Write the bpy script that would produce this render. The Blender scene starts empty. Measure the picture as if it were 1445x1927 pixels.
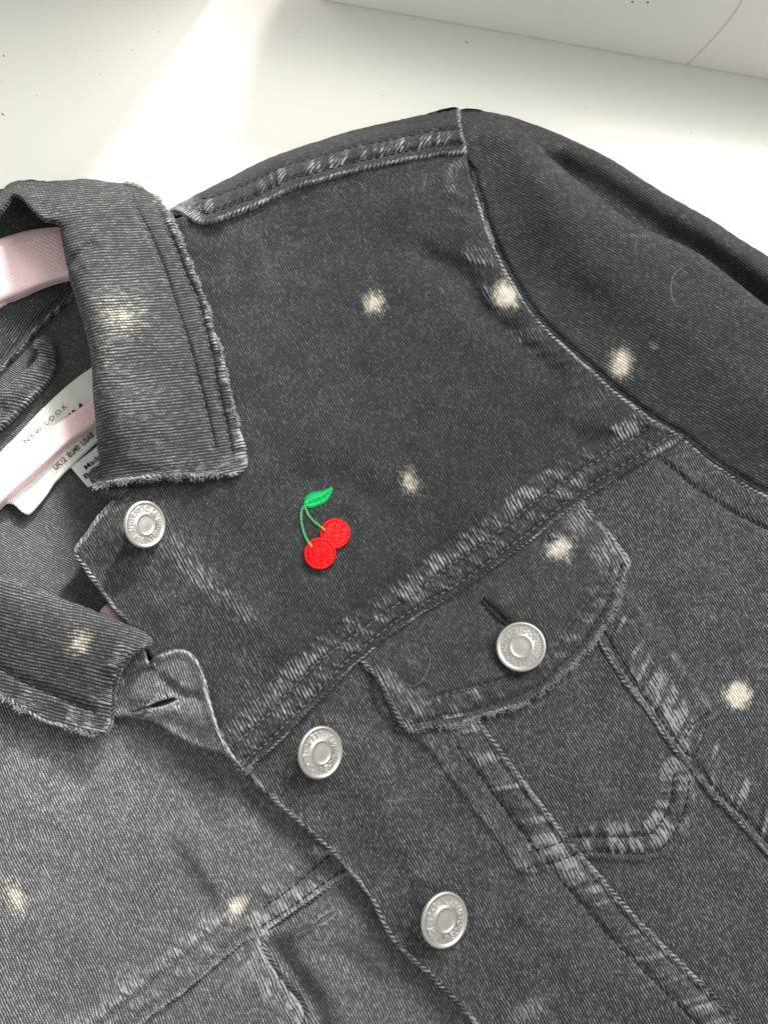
import bpy, math, random
import numpy as np
from mathutils import Vector, Matrix

# ------------------------------------------------------------------ camera, world, lamps
scene = bpy.context.scene
COL = scene.collection
R = math.radians
CAM = np.array([0.0, -0.097, 0.42]); TILT = R(13.0); VFOV = R(46.0)
cd = bpy.data.cameras.new("camera"); cam = bpy.data.objects.new("camera", cd); COL.objects.link(cam)
cam.location = CAM; cam.rotation_euler = (TILT, 0, 0)
cd.sensor_fit = 'VERTICAL'; cd.sensor_height = 36.0; cd.lens = 18.0 / math.tan(VFOV / 2)
cd.clip_start = 0.01; cd.clip_end = 20
scene.camera = cam

w = bpy.data.worlds.new("World"); scene.world = w; w.use_nodes = True
bg = w.node_tree.nodes["Background"]
bg.inputs[0].default_value = (1.0, 0.99, 0.955, 1); bg.inputs[1].default_value = 0.60

def aim(o, target):
    d = Vector(target) - o.location
    o.rotation_euler = d.to_track_quat('-Z', 'Y').to_euler()
ld = bpy.data.lights.new("window_light", 'AREA'); ld.shape = 'RECTANGLE'; ld.size = 0.75; ld.size_y = 0.45
ld.energy = 11.0; ld.color = (1.0, 0.985, 0.96)
lo = bpy.data.objects.new("window_light", ld); COL.objects.link(lo); lo.location = (0.56, 0.46, 0.70); aim(lo, (0, 0.0, 0))
sd = bpy.data.lights.new("sun_beam", 'SPOT'); sd.energy = 280.0; sd.color = (1.0, 0.955, 0.89)
sd.spot_size = R(13.0); sd.spot_blend = 1.0; sd.shadow_soft_size = 0.10
so = bpy.data.objects.new("sun_beam", sd); COL.objects.link(so); so.location = (0.42, 1.15, 0.80); aim(so, (-0.205, -0.05, 0.0))

vs = scene.view_settings
vs.view_transform = 'Standard'; vs.look = 'None'; vs.exposure = 0.0; vs.gamma = 1.0
try: vs.use_curve_mapping = False
except Exception: pass
scene.render.engine = 'CYCLES'

# ------------------------------------------------------------------ photo pixel + height (mm) -> point
W0, H0 = 1445.0, 1927.0
KK = 2 * math.tan(VFOV / 2) / H0
ct, st_ = math.cos(TILT), math.sin(TILT)
def ray(px, py):
    x = (np.asarray(px, float) - W0 / 2) * KK; y = (H0 / 2 - np.asarray(py, float)) * KK
    return x, y * ct + st_, y * st_ - ct
def P(px, py, zmm):
    z = np.asarray(zmm, float) * 0.001
    dx, dy, dz = ray(px, py)
    t = (z - CAM[2]) / dz
    return np.stack(np.broadcast_arrays(CAM[0] + dx * t, CAM[1] + dy * t, z), -1)
PXMM = 0.186   # about one photo pixel in mm on the cloth

# ------------------------------------------------------------------ small numeric helpers
rng = np.random.default_rng(7); random.seed(5)
_NG = rng.random((256, 256))
def vnoise(x, y, seed=0):
    x = np.asarray(x, float) + seed * 17.31; y = np.asarray(y, float) + seed * 41.7
    xi = np.floor(x).astype(int); yi = np.floor(y).astype(int); fx = x - xi; fy = y - yi
    fx = fx * fx * fx * (fx * (fx * 6 - 15) + 10); fy = fy * fy * fy * (fy * (fy * 6 - 15) + 10)
    g = lambda a, b: _NG[a & 255, b & 255]
    return ((g(xi, yi) * (1 - fx) + g(xi + 1, yi) * fx) * (1 - fy) + (g(xi, yi + 1) * (1 - fx) + g(xi + 1, yi + 1) * fx) * fy) * 2 - 1
def sstep(a, b, x):
    t = np.clip((x - a) / (b - a), 0, 1); return t * t * (3 - 2 * t)
def spline(pts, step=6.0, closed=False):
    p = np.asarray(pts, float); n = len(p); out = []
    m = n if closed else n - 1
    for i in range(m):
        if closed: p0, p1, p2, p3 = p[i - 1], p[i], p[(i + 1) % n], p[(i + 2) % n]
        else: p0, p1, p2, p3 = p[max(i - 1, 0)], p[i], p[i + 1], p[min(i + 2, n - 1)]
        L = np.linalg.norm(p2 - p1); k = max(1, int(L / step))
        d1 = max(np.linalg.norm(p1 - p0), 1e-6) ** .5; d2 = max(L, 1e-6) ** .5; d3 = max(np.linalg.norm(p3 - p2), 1e-6) ** .5
        # centripetal tangents
        m1 = (p2 - p1) if np.allclose(p0, p1) else d2 * ((p1 - p0) / d1 - (p2 - p0) / (d1 + d2) + (p2 - p1) / d2)
        m2 = (p2 - p1) if np.allclose(p2, p3) else d2 * ((p2 - p1) / d2 - (p3 - p1) / (d2 + d3) + (p3 - p2) / d3)
        for j in range(k):
            t = j / k; t2 = t * t; t3 = t2 * t
            out.append((2*t3-3*t2+1)*p1 + (t3-2*t2+t)*m1 + (-2*t3+3*t2)*p2 + (t3-t2)*m2)
    if not closed: out.append(p[-1])
    return np.array(out)
def polydist(X, Y, poly, closed=False, limit=None):
    """distance to a polyline, arc length of the nearest point, side (+ left of travel in pixel space y down), nearest point"""
    sh = np.shape(X); x = np.ravel(X).astype(float); y = np.ravel(Y).astype(float)
    N = len(x); D = np.full(N, 1e9); S = np.zeros(N); SG = np.zeros(N); NX = x.copy(); NY = y.copy()
    a = poly; b = np.roll(poly, -1, 0) if closed else poly[1:]
    if not closed: a = poly[:-1]
    if limit is not None:
        mn = poly.min(0) - limit; mx = poly.max(0) + limit
        idx = np.where((x > mn[0]) & (x < mx[0]) & (y > mn[1]) & (y < mx[1]))[0]
    else: idx = np.arange(N)
    if len(idx):
        xs, ys = x[idx], y[idx]; Di = np.full(len(idx), 1e18); Si = np.zeros(len(idx)); Gi = np.zeros(len(idx)); Xi = xs.copy(); Yi = ys.copy()
        L = 0.0
        for (ax, ay), (bx, by) in zip(a, b):
            ux, uy = bx - ax, by - ay; l2 = ux * ux + uy * uy
            if l2 < 1e-12: continue
            l = math.sqrt(l2)
            t = np.clip(((xs - ax) * ux + (ys - ay) * uy) / l2, 0, 1)
            qx = ax + t * ux; qy = ay + t * uy
            d = (xs - qx) ** 2 + (ys - qy) ** 2
            m = d < Di
            Di[m] = d[m]; Si[m] = L + t[m] * l; Xi[m] = qx[m]; Yi[m] = qy[m]
            Gi[m] = (-(ux * (ys - ay) - uy * (xs - ax)))[m]
            L += l
        D[idx] = np.sqrt(Di); S[idx] = Si; SG[idx] = np.sign(Gi); NX[idx] = Xi; NY[idx] = Yi
    return D.reshape(sh), S.reshape(sh), SG.reshape(sh), NX.reshape(sh), NY.reshape(sh)
def plen(poly): return float(np.linalg.norm(np.diff(poly, axis=0), axis=1).sum())
def inside(X, Y, poly):
    r = np.zeros(np.shape(X), bool); n = len(poly)
    for i in range(n):
        x1, y1 = poly[i]; x2, y2 = poly[(i + 1) % n]
        if y1 == y2: continue
        c = ((y1 > Y) != (y2 > Y)) & (X < (x2 - x1) * (Y - y1) / (y2 - y1) + x1)
        r ^= c
    return r
def offset_line(pts, d, step=6):
    p = spline(pts, max(step, 10)); t = np.gradient(p, axis=0); t /= np.linalg.norm(t, axis=1)[:, None] + 1e-9
    return p + np.stack([t[:, 1], -t[:, 0]], 1) * d      # + = left of travel (pixel space, y down)

# ------------------------------------------------------------------ materials
def newmat(name):
    m = bpy.data.materials.new(name); m.use_nodes = True
    nt = m.node_tree; b = nt.nodes["Principled BSDF"]
    return m, nt, b
def N(nt, t, **k):
    n = nt.nodes.new(t)
    for a, v in k.items(): setattr(n, a, v)
    return n
def mth(nt, op, a, b=None, c=None, clamp=False):
    n = nt.nodes.new('ShaderNodeMath'); n.operation = op; n.use_clamp = clamp
    for i, v in enumerate((a, b, c)):
        if v is None: continue
        if isinstance(v, (int, float)): n.inputs[i].default_value = v
        else: nt.links.new(v, n.inputs[i])
    return n.outputs[0]
def mixc(nt, f, a, b, mode='MIX'):
    n = nt.nodes.new('ShaderNodeMix'); n.data_type = 'RGBA'; n.blend_type = mode
    for s, v in ((n.inputs[0], f), (n.inputs[6], a), (n.inputs[7], b)):
        if isinstance(v, (int, float)): s.default_value = v
        elif isinstance(v, tuple): s.default_value = (*v, 1) if len(v) == 3 else v
        else: nt.links.new(v, s)
    return n.outputs[2]
def mrange(nt, v, a, b, c=0.0, d=1.0, smooth=True):
    n = nt.nodes.new('ShaderNodeMapRange'); n.interpolation_type = 'SMOOTHSTEP' if smooth else 'LINEAR'
    nt.links.new(v, n.inputs[0])
    for i, q in enumerate((a, b, c, d)): n.inputs[i + 1].default_value = q
    return n.outputs[0]

def denim(name, dark=(0.0170, 0.0192, 0.0205), light=(0.150, 0.158, 0.162), period=0.86, dash=0.85, bias=0.0, shift=0.37, rough=0.92, bumpd=0.00016, wbase=0.14, wlight=1.6, wper=1.22, wcol=(0.33, 0.338, 0.345)):
    m, nt, bs = newmat(name); L = nt.links.new
    at = N(nt, 'ShaderNodeAttribute', attribute_name='twill'); wr = N(nt, 'ShaderNodeAttribute', attribute_name='wear')
    sp = N(nt, 'ShaderNodeSeparateXYZ'); L(at.outputs['Vector'], sp.inputs[0])
    sc = N(nt, 'ShaderNodeSeparateColor'); L(wr.outputs['Color'], sc.inputs[0])
    wear, bleach, lint = sc.outputs[0], sc.outputs[1], sc.outputs[2]
    n1 = N(nt, 'ShaderNodeTexNoise'); n1.inputs['Scale'].default_value = 0.28; n1.inputs['Detail'].default_value = 3; L(at.outputs['Vector'], n1.inputs['Vector'])
    n2 = N(nt, 'ShaderNodeTexNoise'); n2.inputs['Scale'].default_value = 0.085; n2.inputs['Detail'].default_value = 4; L(at.outputs['Vector'], n2.inputs['Vector'])
    n3 = N(nt, 'ShaderNodeTexNoise'); n3.inputs['Scale'].default_value = 1.3; n3.inputs['Detail'].default_value = 2; L(at.outputs['Vector'], n3.inputs['Vector'])
    b = mth(nt, 'ADD', sp.outputs[1], mth(nt, 'MULTIPLY', mth(nt, 'SUBTRACT', n1.outputs[0], 0.5), 0.7))
    t = mth(nt, 'DIVIDE', b, period); k = mth(nt, 'FLOOR', t); f = mth(nt, 'FRACT', t)
    s = mth(nt, 'ADD', mth(nt, 'DIVIDE', sp.outputs[0], dash), mth(nt, 'MULTIPLY', k, shift))
    mm = mth(nt, 'FLOOR', s); g = mth(nt, 'FRACT', s)
    cx = N(nt, 'ShaderNodeCombineXYZ'); L(k, cx.inputs[0]); L(mm, cx.inputs[1])
    wn = N(nt, 'ShaderNodeTexWhiteNoise', noise_dimensions='2D'); L(cx.outputs[0], wn.inputs['Vector'])
    rnd = wn.outputs[0]
    tri = lambda q: mth(nt, 'SUBTRACT', 1.0, mth(nt, 'ABSOLUTE', mth(nt, 'SUBTRACT', mth(nt, 'MULTIPLY', q, 2.0), 1.0)))
    lp, dp = tri(f), tri(g)
    big = mth(nt, 'MULTIPLY', mth(nt, 'SUBTRACT', n2.outputs[0], 0.5), 0.22)
    # slubs: noise drawn out along each twill line
    cv = N(nt, 'ShaderNodeCombineXYZ'); L(mth(nt, 'DIVIDE', sp.outputs[0], dash * 2.2), cv.inputs[0]); L(mth(nt, 'MULTIPLY', k, 3.17), cv.inputs[1])
    ns = N(nt, 'ShaderNodeTexNoise', noise_dimensions='2D'); ns.inputs['Scale'].default_value = 1.0; ns.inputs['Detail'].default_value = 2; L(cv.outputs[0], ns.inputs['Vector'])
    slub = mth(nt, 'MULTIPLY', mth(nt, 'SUBTRACT', ns.outputs[0], 0.5), 0.55)
    base = mth(nt, 'ADD', mth(nt, 'ADD', mth(nt, 'MULTIPLY', wear, wbase), big), bias)
    v = mth(nt, 'ADD', mth(nt, 'MULTIPLY', lp, 0.62), mth(nt, 'MULTIPLY', dp, 0.20))
    v = mth(nt, 'ADD', v, mth(nt, 'MULTIPLY', mth(nt, 'SUBTRACT', rnd, 0.5), 0.26))
    v = mth(nt, 'ADD', mth(nt, 'ADD', v, slub), base)
    fl = mrange(nt, v, 0.44, 1.05)
    dk0 = mixc(nt, n2.outputs[0], tuple(c * 0.8 for c in dark), tuple(c * 1.3 for c in dark))
    dk = mixc(nt, mrange(nt, mth(nt, 'ADD', lp, base), 0.35, 1.1), dk0, tuple(c * 2.3 for c in dark))
    dk = mixc(nt, mth(nt, 'MULTIPLY', wear, 0.13, clamp=True), dk, tuple(c * 0.5 for c in light))
    lt = mixc(nt, mth(nt, 'MULTIPLY', wear, 1.0, clamp=True), light, tuple(min(1, c * wlight) for c in light))
    col = mixc(nt, fl, dk, lt)
    # worn ridges: the raised twill lines rub through to pale yarn
    t2 = mth(nt, 'DIVIDE', b, wper); k2 = mth(nt, 'FLOOR', t2); lp2 = tri(mth(nt, 'FRACT', t2))
    c2v = N(nt, 'ShaderNodeCombineXYZ'); L(mth(nt, 'DIVIDE', sp.outputs[0], 3.2), c2v.inputs[0]); L(mth(nt, 'MULTIPLY', k2, 5.3), c2v.inputs[1])
    n5 = N(nt, 'ShaderNodeTexNoise', noise_dimensions='2D'); n5.inputs['Scale'].default_value = 1.0; n5.inputs['Detail'].default_value = 3; L(c2v.outputs[0], n5.inputs['Vector'])
    wv = mth(nt, 'ADD', mth(nt, 'ADD', mth(nt, 'MULTIPLY', lp2, 0.75), mth(nt, 'MULTIPLY', wear, 0.50)), mth(nt, 'MULTIPLY', mth(nt, 'SUBTRACT', n5.outputs[0], 0.5), 1.15))
    wm = mth(nt, 'MULTIPLY', mrange(nt, wv, 0.62, 1.02), mrange(nt, wear, 0.04, 0.55))
    col = mixc(nt, wm, col, wcol)
    tn = mixc(nt, n1.outputs[0], (0.93, 1.0, 1.03), (1.06, 1.0, 0.97))
    col = mixc(nt, 1.0, col, tn, 'MULTIPLY')
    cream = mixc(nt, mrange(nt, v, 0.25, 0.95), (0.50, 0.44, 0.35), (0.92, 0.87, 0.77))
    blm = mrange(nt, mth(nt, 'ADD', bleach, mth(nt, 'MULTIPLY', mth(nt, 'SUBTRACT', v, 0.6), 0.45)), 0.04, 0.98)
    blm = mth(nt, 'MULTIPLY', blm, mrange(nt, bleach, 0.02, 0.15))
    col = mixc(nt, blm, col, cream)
    L(col, bs.inputs['Base Color'])
    bs.inputs['Roughness'].default_value = rough; bs.inputs['Specular IOR Level'].default_value = 0.25
    bs.inputs['Sheen Weight'].default_value = 0.06; bs.inputs['Sheen Roughness'].default_value = 0.5
    h = mth(nt, 'ADD', mth(nt, 'MULTIPLY', lp, 0.7), mth(nt, 'MULTIPLY', dp, 0.35))
    h = mth(nt, 'ADD', mth(nt, 'ADD', h, mth(nt, 'MULTIPLY', rnd, 0.35)), mth(nt, 'MULTIPLY', wm, 0.6))
    bp = N(nt, 'ShaderNodeBump'); bp.inputs['Strength'].default_value = 0.8; bp.inputs['Distance'].default_value = bumpd
    L(h, bp.inputs['Height']); L(bp.outputs[0], bs.inputs['Normal'])
    return m

def simple(name, col, rough=0.5, metal=0.0, noise=0.0, nscale=200, bump=0.0, spec=0.5, bscale=None):
    m, nt, bs = newmat(name); L = nt.links.new
    bs.inputs['Roughness'].default_value = rough; bs.inputs['Metallic'].default_value = metal; bs.inputs['Specular IOR Level'].default_value = spec
    tc = N(nt, 'ShaderNodeTexCoord'); nz = N(nt, 'ShaderNodeTexNoise'); nz.inputs['Scale'].default_value = nscale; nz.inputs['Detail'].default_value = 4
    L(tc.outputs['Object'], nz.inputs['Vector'])
    a = tuple(max(0, c * (1 - noise)) for c in col); b = tuple(min(1, c * (1 + noise)) for c in col)
    L(mixc(nt, nz.outputs[0], a, b), bs.inputs['Base Color'])
    if bump:
        bp = N(nt, 'ShaderNodeBump'); bp.inputs['Strength'].default_value = 0.5; bp.inputs['Distance'].default_value = bump
        L(nz.outputs[0], bp.inputs['Height']); L(bp.outputs[0], bs.inputs['Normal'])
    return m

M = {}
M['denim'] = denim('faded_black_denim')
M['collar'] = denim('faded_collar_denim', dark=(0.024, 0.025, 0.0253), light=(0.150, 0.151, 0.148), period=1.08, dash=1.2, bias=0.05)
M['brown'] = denim('pocket_flap_denim', dark=(0.0235, 0.0248, 0.0255), light=(0.185, 0.188, 0.188), bias=0.05)
M['sleeve'] = denim('sleeve_denim', dark=(0.0215, 0.0232, 0.0240), light=(0.170, 0.176, 0.180), period=0.95, dash=1.0)
M['left'] = denim('sunlit_denim', dark=(0.050, 0.052, 0.053), light=(0.34, 0.342, 0.34), bias=0.12, wcol=(0.46, 0.46, 0.46))  # sunlight and haze on the left front put into a paler denim colour
M['lower'] = denim('lower_front_denim', dark=(0.0235, 0.0255, 0.0275), light=(0.235, 0.243, 0.252), bias=0.09)  # paler than the yoke: wear plus some brighter light put into the colour
M['edge'] = denim('worn_folded_edge_denim', dark=(0.022, 0.023, 0.024), light=(0.15, 0.153, 0.156), period=1.15, dash=2.2, bias=0.08)
M['lining'] = denim('lining_weave', dark=(0.045, 0.047, 0.050), light=(0.27, 0.27, 0.268), period=0.72, dash=0.72, shift=0.5)  # weave colour brightened for the sun reaching into the neck opening
M['stitch'] = simple('black_thread', (0.022, 0.022, 0.024), 0.85, noise=0.5, nscale=900)
M['stitch_grey'] = simple('grey_thread', (0.135, 0.138, 0.14), 0.85, noise=0.5, nscale=900)
M['fray'] = simple('frayed_cotton', (0.33, 0.33, 0.33), 0.95, noise=0.45, nscale=700)
M['metal'] = simple('brushed_silver_metal', (0.62, 0.60, 0.57), 0.46, 1.0, noise=0.06, nscale=900, bump=0.00002)
M['metal_dark'] = simple('recess_metal', (0.58, 0.56, 0.53), 0.5, 1.0, noise=0.12, nscale=900, bump=0.00002)  # slightly darker metal for the recessed rings
M['metal_letter'] = simple('polished_silver_metal', (0.76, 0.74, 0.71), 0.4, 1.0, noise=0.04, nscale=900)
M['red'] = simple('red_embroidery_thread', (0.78, 0.004, 0.006), 0.42, noise=0.22, nscale=1600, spec=0.35)
M['green'] = simple('green_embroidery_thread', (0.0, 0.46, 0.12), 0.42, noise=0.25, nscale=1600, spec=0.4)
M['lightgreen'] = simple('pale_green_thread', (0.14, 0.55, 0.22), 0.42, noise=0.25, nscale=1600, spec=0.4)
M['pink'] = simple('pink_plastic', (0.84, 0.62, 0.64), 0.33, noise=0.03, nscale=60)
M['ink'] = simple('black_ink', (0.02, 0.02, 0.025), 0.8)
M['hair'] = simple('pale_hair', (0.62, 0.61, 0.58), 0.6)
M['redfibre'] = simple('red_fibre', (0.45, 0.06, 0.04), 0.7)
M['brownfibre'] = simple('brown_fibre', (0.20, 0.12, 0.07), 0.7)
M['slit'] = simple('slit_shade', (0.006, 0.006, 0.007), 1.0)
M['dirt'] = simple('dust_speck', (0.10, 0.09, 0.08), 0.9)
M['joint'] = simple('grey_joint', (0.6, 0.58, 0.56), 0.7)
def sill_mat(name, base, rough, tint):
    m, nt, bs = newmat(name); L = nt.links.new
    tc = N(nt, 'ShaderNodeTexCoord'); n1 = N(nt, 'ShaderNodeTexNoise'); n1.inputs['Scale'].default_value = 9; n1.inputs['Detail'].default_value = 5
    n2 = N(nt, 'ShaderNodeTexNoise'); n2.inputs['Scale'].default_value = 130; n2.inputs['Detail'].default_value = 6
    for n in (n1, n2): L(tc.outputs['Object'], n.inputs['Vector'])
    c = mixc(nt, n1.outputs[0], base, tint)
    c = mixc(nt, mrange(nt, n2.outputs[0], 0.62, 0.80, 0, 0.14), c, (0.55, 0.52, 0.46))
    L(c, bs.inputs['Base Color'])
    r = mrange(nt, n1.outputs[0], 0.3, 0.7, rough * 0.8, rough * 1.25); L(r, bs.inputs['Roughness'])
    bp = N(nt, 'ShaderNodeBump'); bp.inputs['Strength'].default_value = 0.12; bp.inputs['Distance'].default_value = 0.0004
    L(n2.outputs[0], bp.inputs['Height']); L(bp.outputs[0], bs.inputs['Normal'])
    return m
M['sill'] = sill_mat('white_plastic_sill', (0.80, 0.785, 0.725), 0.30, (0.77, 0.76, 0.70))
M['frame'] = sill_mat('white_window_plastic', (0.92, 0.90, 0.875), 0.35, (0.90, 0.88, 0.855))
def label_mat(name, a, b, ang, sc):
    m, nt, bs = newmat(name); L = nt.links.new
    tc = N(nt, 'ShaderNodeAttribute', attribute_name='twill'); mp = N(nt, 'ShaderNodeMapping'); mp.inputs['Rotation'].default_value = (0, 0, ang)
    L(tc.outputs['Vector'], mp.inputs['Vector'])
    wv = N(nt, 'ShaderNodeTexWave'); wv.inputs['Scale'].default_value = sc; wv.inputs['Distortion'].default_value = 0.6; L(mp.outputs[0], wv.inputs['Vector'])
    L(mixc(nt, wv.outputs[0], a, b), bs.inputs['Base Color']); bs.inputs['Roughness'].default_value = 0.6
    bs.inputs['Sheen Weight'].default_value = 0.2
    bp = N(nt, 'ShaderNodeBump'); bp.inputs['Strength'].default_value = 0.5; bp.inputs['Distance'].default_value = 0.0001
    L(wv.outputs[0], bp.inputs['Height']); L(bp.outputs[0], bs.inputs['Normal'])
    return m
M['label'] = label_mat('woven_label', (0.66, 0.66, 0.60), (0.80, 0.80, 0.76), R(20), 0.40)
M['care'] = label_mat('satin_care_label', (0.74, 0.74, 0.74), (0.80, 0.80, 0.80), R(0), 1.2)

# ------------------------------------------------------------------ object helpers
def link(name, me, mat, parent=None, kind=None, label=None, cat=None, group=None):
    o = bpy.data.objects.new(name, me); COL.objects.link(o)
    if mat is not None and len(me.materials) == 0: me.materials.append(mat)
    if parent is not None: o.parent = parent
    for k, v in (('kind', kind), ('label', label), ('category', cat), ('group', group)):
        if v: o[k] = v
    return o
def tomesh(name, verts, faces, smooth=True):
    me = bpy.data.meshes.new(name); me.from_pydata([tuple(v) for v in verts], [], faces)
    if smooth: me.polygons.foreach_set('use_smooth', [True] * len(me.polygons))
    me.update(); return me
class Tubes:
    def __init__(s): s.v = []; s.f = []; s.n = 0
    def add(s, pts, rad, sides=5, cap=True):
        pts = np.asarray(pts, float); n = len(pts)
        rad = np.broadcast_to(np.asarray(rad, float), (n,))
        t = np.gradient(pts, axis=0); t /= np.linalg.norm(t, axis=1)[:, None] + 1e-12
        up = np.where(np.abs(t[:, 2:3]) > 0.9, np.array([[1., 0, 0]]), np.array([[0, 0, 1.]]))
        a = np.cross(t, up); a /= np.linalg.norm(a, axis=1)[:, None] + 1e-12; b = np.cross(a, t)
        an = np.arange(sides) * 2 * math.pi / sides
        ring = pts[:, None, :] + rad[:, None, None] * (np.cos(an)[None, :, None] * a[:, None, :] + np.sin(an)[None, :, None] * b[:, None, :])
        s.v.append(ring.reshape(-1, 3)); o = s.n
        for i in range(n - 1):
            for j in range(sides):
                k = (j + 1) % sides
                s.f.append((o + i * sides + j, o + i * sides + k, o + (i + 1) * sides + k, o + (i + 1) * sides + j))
        if cap:
            s.f.append(tuple(o + j for j in range(sides))[::-1]); s.f.append(tuple(o + (n - 1) * sides + j for j in range(sides)))
        s.n += n * sides
    def build(s, name, mat, parent=None, **k):
        return link(name, tomesh(name, np.concatenate(s.v), s.f), mat, parent, **k)

class Panel:
    """one piece of cloth: outline traced on its own height, with folds, seams, rolled edges and real thickness"""
    def __init__(s, outline, z, angle, step=3.5, th=1.6, rough=0.8, seed=1, warp=0.0, wear0=0.0, closed_spline=True, sharp=False):
        s.out = np.asarray(outline, float) if sharp else spline(outline, 6, True)
        if rough and not sharp:
            t = np.gradient(s.out, axis=0); t /= np.linalg.norm(t, axis=1)[:, None] + 1e-9
            n = np.stack([t[:, 1], -t[:, 0]], 1); arc = np.arange(len(s.out))
            s.out = s.out + n * (vnoise(arc * 0.9, arc * 0 + seed * 3.3) * rough)[:, None]
        s.zf = z; s.angle = angle; s.step = step; s.th = th; s.seed = seed; s.warp = warp; s.wear0 = wear0
        s.ft = []; s.nz = 1.0
    def ridge(s, pts, amp, w1, w2=None, fade=0.15):      # w1 left of travel, w2 right
        s.ft.append(('ridge', spline(pts, 12), amp, w1, w1 if w2 is None else w2, fade)); return s
    def roll(s, pts, r, depth):
        s.ft.append(('roll', spline(pts, 12), r, depth)); return s
    def wearline(s, pts, amp, w, per=0, seed=0, off=0):
        p = spline(pts, 12) if off == 0 else offset_line(pts, off)
        s.ft.append(('wear', p, amp, w, per, seed)); return s
    def pucker(s, pts, lo, hi, amp, per=22, wear=0.5, seed=0, slant=0.6):
        s.ft.append(('puck', spline(pts, 12), lo, hi, amp, per, wear, seed, slant)); return s
    def band(s, pts, lo, hi, amt, lift=0.0):
        s.ft.append(('band', spline(pts, 12), lo, hi, amt, lift)); return s
    def plateau(s, poly, amp, w):
        s.ft.append(('plat', spline(poly, 14, True), amp, w)); return s
    def spot(s, x, y, rx, ry, amp=1.0, rot=0.0):
        s.ft.append(('spot', x, y, rx, ry, amp, rot)); return s
    def bump(s, x, y, rx, ry, amp, rot=0.0, wear=0.0):
        s.ft.append(('bump', x, y, rx, ry, amp, rot, wear)); return s
    def ev(s, X, Y):
        X = np.asarray(X, float); Y = np.asarray(Y, float)
        z = s.zf(X, Y) + 0 * X
        z = z + 0.45 * vnoise(X / 95, Y / 95, 1) + 0.20 * vnoise(X / 38, Y / 38, 4) + s.nz * (0.10 * vnoise(X / 26, Y / 26, s.seed + 3) + 0.06 * vnoise(X / 12, Y / 12, s.seed + 5))
        wr = s.wear0 + 0.06 * vnoise(X / 120, Y / 120, s.seed + 9) + 0.03 * vnoise(X / 30, Y / 30, s.seed + 11); bl = np.zeros_like(X)
        for f in s.ft:
            if f[0] == 'ridge':
                _, p, amp, w1, w2, fade = f
                D, S, G, _, _ = polydist(X, Y, p, limit=3 * max(w1, w2)); Lp = plen(p)
                wv = np.where(G > 0, w1, w2); e = sstep(0, fade * Lp + 1e-6, S) * sstep(0, fade * Lp + 1e-6, Lp - S)
                z = z + amp * np.exp(-(D / wv) ** 2) * np.where(D < 1e8, e, 0)
            elif f[0] == 'roll':
                _, p, r, dep = f
                D = polydist(X, Y, p, limit=r * 1.2)[0]
                q = 1 - np.clip(D / r, 0, 1); z = z - dep * (1 - np.sqrt(np.maximum(0, 1 - q * q)))
            elif f[0] == 'wear':
                _, p, amp, ww, per, sd_ = f
                D, S, _, _, _ = polydist(X, Y, p, limit=3.2 * ww)
                a = amp * np.exp(-(D / ww) ** 2)
                if per: a = a * np.clip(0.45 + 0.9 * vnoise(S / per, S * 0 + sd_ * 1.7, 21), 0, 1.3)
                wr = wr + a
            elif f[0] == 'puck':
                _, p, lo, hi, amp, per, we, sd_, sl = f
                D, S, G, _, _ = polydist(X, Y, p, limit=max(abs(lo), abs(hi)) * 1.6 + 12)
                sD = D * np.where(G >= 0, 1, -1); c = (lo + hi) / 2; h = abs(hi - lo) / 2
                band = 1 - sstep(0.55, 1.25, np.abs(sD - c) / h)
                band = np.where(D < 1e8, band, 0)
                n = 0.7 * vnoise((S + sl * sD) / (per * 0.62), sD / (per * 3.0) + sd_ * 2.3, 31 + sd_) + 0.5 * vnoise((S + sl * sD) / (per * 1.7), sD * 0 + sd_, 35 + sd_)
                z = z + 1.25 * amp * n * band; wr = wr + we * 1.15 * np.clip(n * 1.5 - 0.05, -0.25, 1) * band
            elif f[0] == 'band':
                _, p, lo, hi, amt, lift = f
                D, S, G, _, _ = polydist(X, Y, p, limit=max(abs(lo), abs(hi)) + 25)
                sD = D * np.where(G >= 0, 1, -1); c = (lo + hi) / 2; h = abs(hi - lo) / 2
                b_ = np.where(D < 1e8, 1 - sstep(0.75, 1.1, np.abs(sD - c) / h), 0)
                wr = wr + amt * b_ * (0.75 + 0.5 * vnoise(S / 34, sD / 40, 17)); z = z + lift * b_
            elif f[0] == 'plat':
                _, p, amp, ww = f
                D = polydist(X, Y, p, True, limit=ww * 2)[0]; ins = inside(X, Y, p)
                sd = np.where(ins, np.minimum(D, 1e4), -np.minimum(D, 1e4)); z = z + amp * sstep(-ww, ww, sd)
            elif f[0] in ('spot', 'bump'):
                x, y, rx, ry, amp, rot = f[1:7]; c_, s_ = math.cos(rot), math.sin(rot)
                wx = X + 5.0 * vnoise(X / 11, Y / 11, 8); wy = Y + 5.0 * vnoise(X / 11, Y / 11, 19)
                u = ((wx - x) * c_ + (wy - y) * s_) / rx; v = (-(wx - x) * s_ + (wy - y) * c_) / ry
                g = np.exp(-(u * u + v * v))
                if f[0] == 'spot': bl = np.maximum(bl, amp * np.exp(-(u * u + v * v) / 1.3))
                else: z = z + amp * g; wr = wr + f[7] * g
        D = polydist(X, Y, s.out, True, limit=12)[0]; r = s.th / PXMM * 0.55
        q = 1 - np.clip(D / r, 0, 1); z = z - 0.5 * s.th * (1 - np.sqrt(np.maximum(0, 1 - q * q)))
        return z, np.clip(wr, -0.3, 1.4), bl
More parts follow.
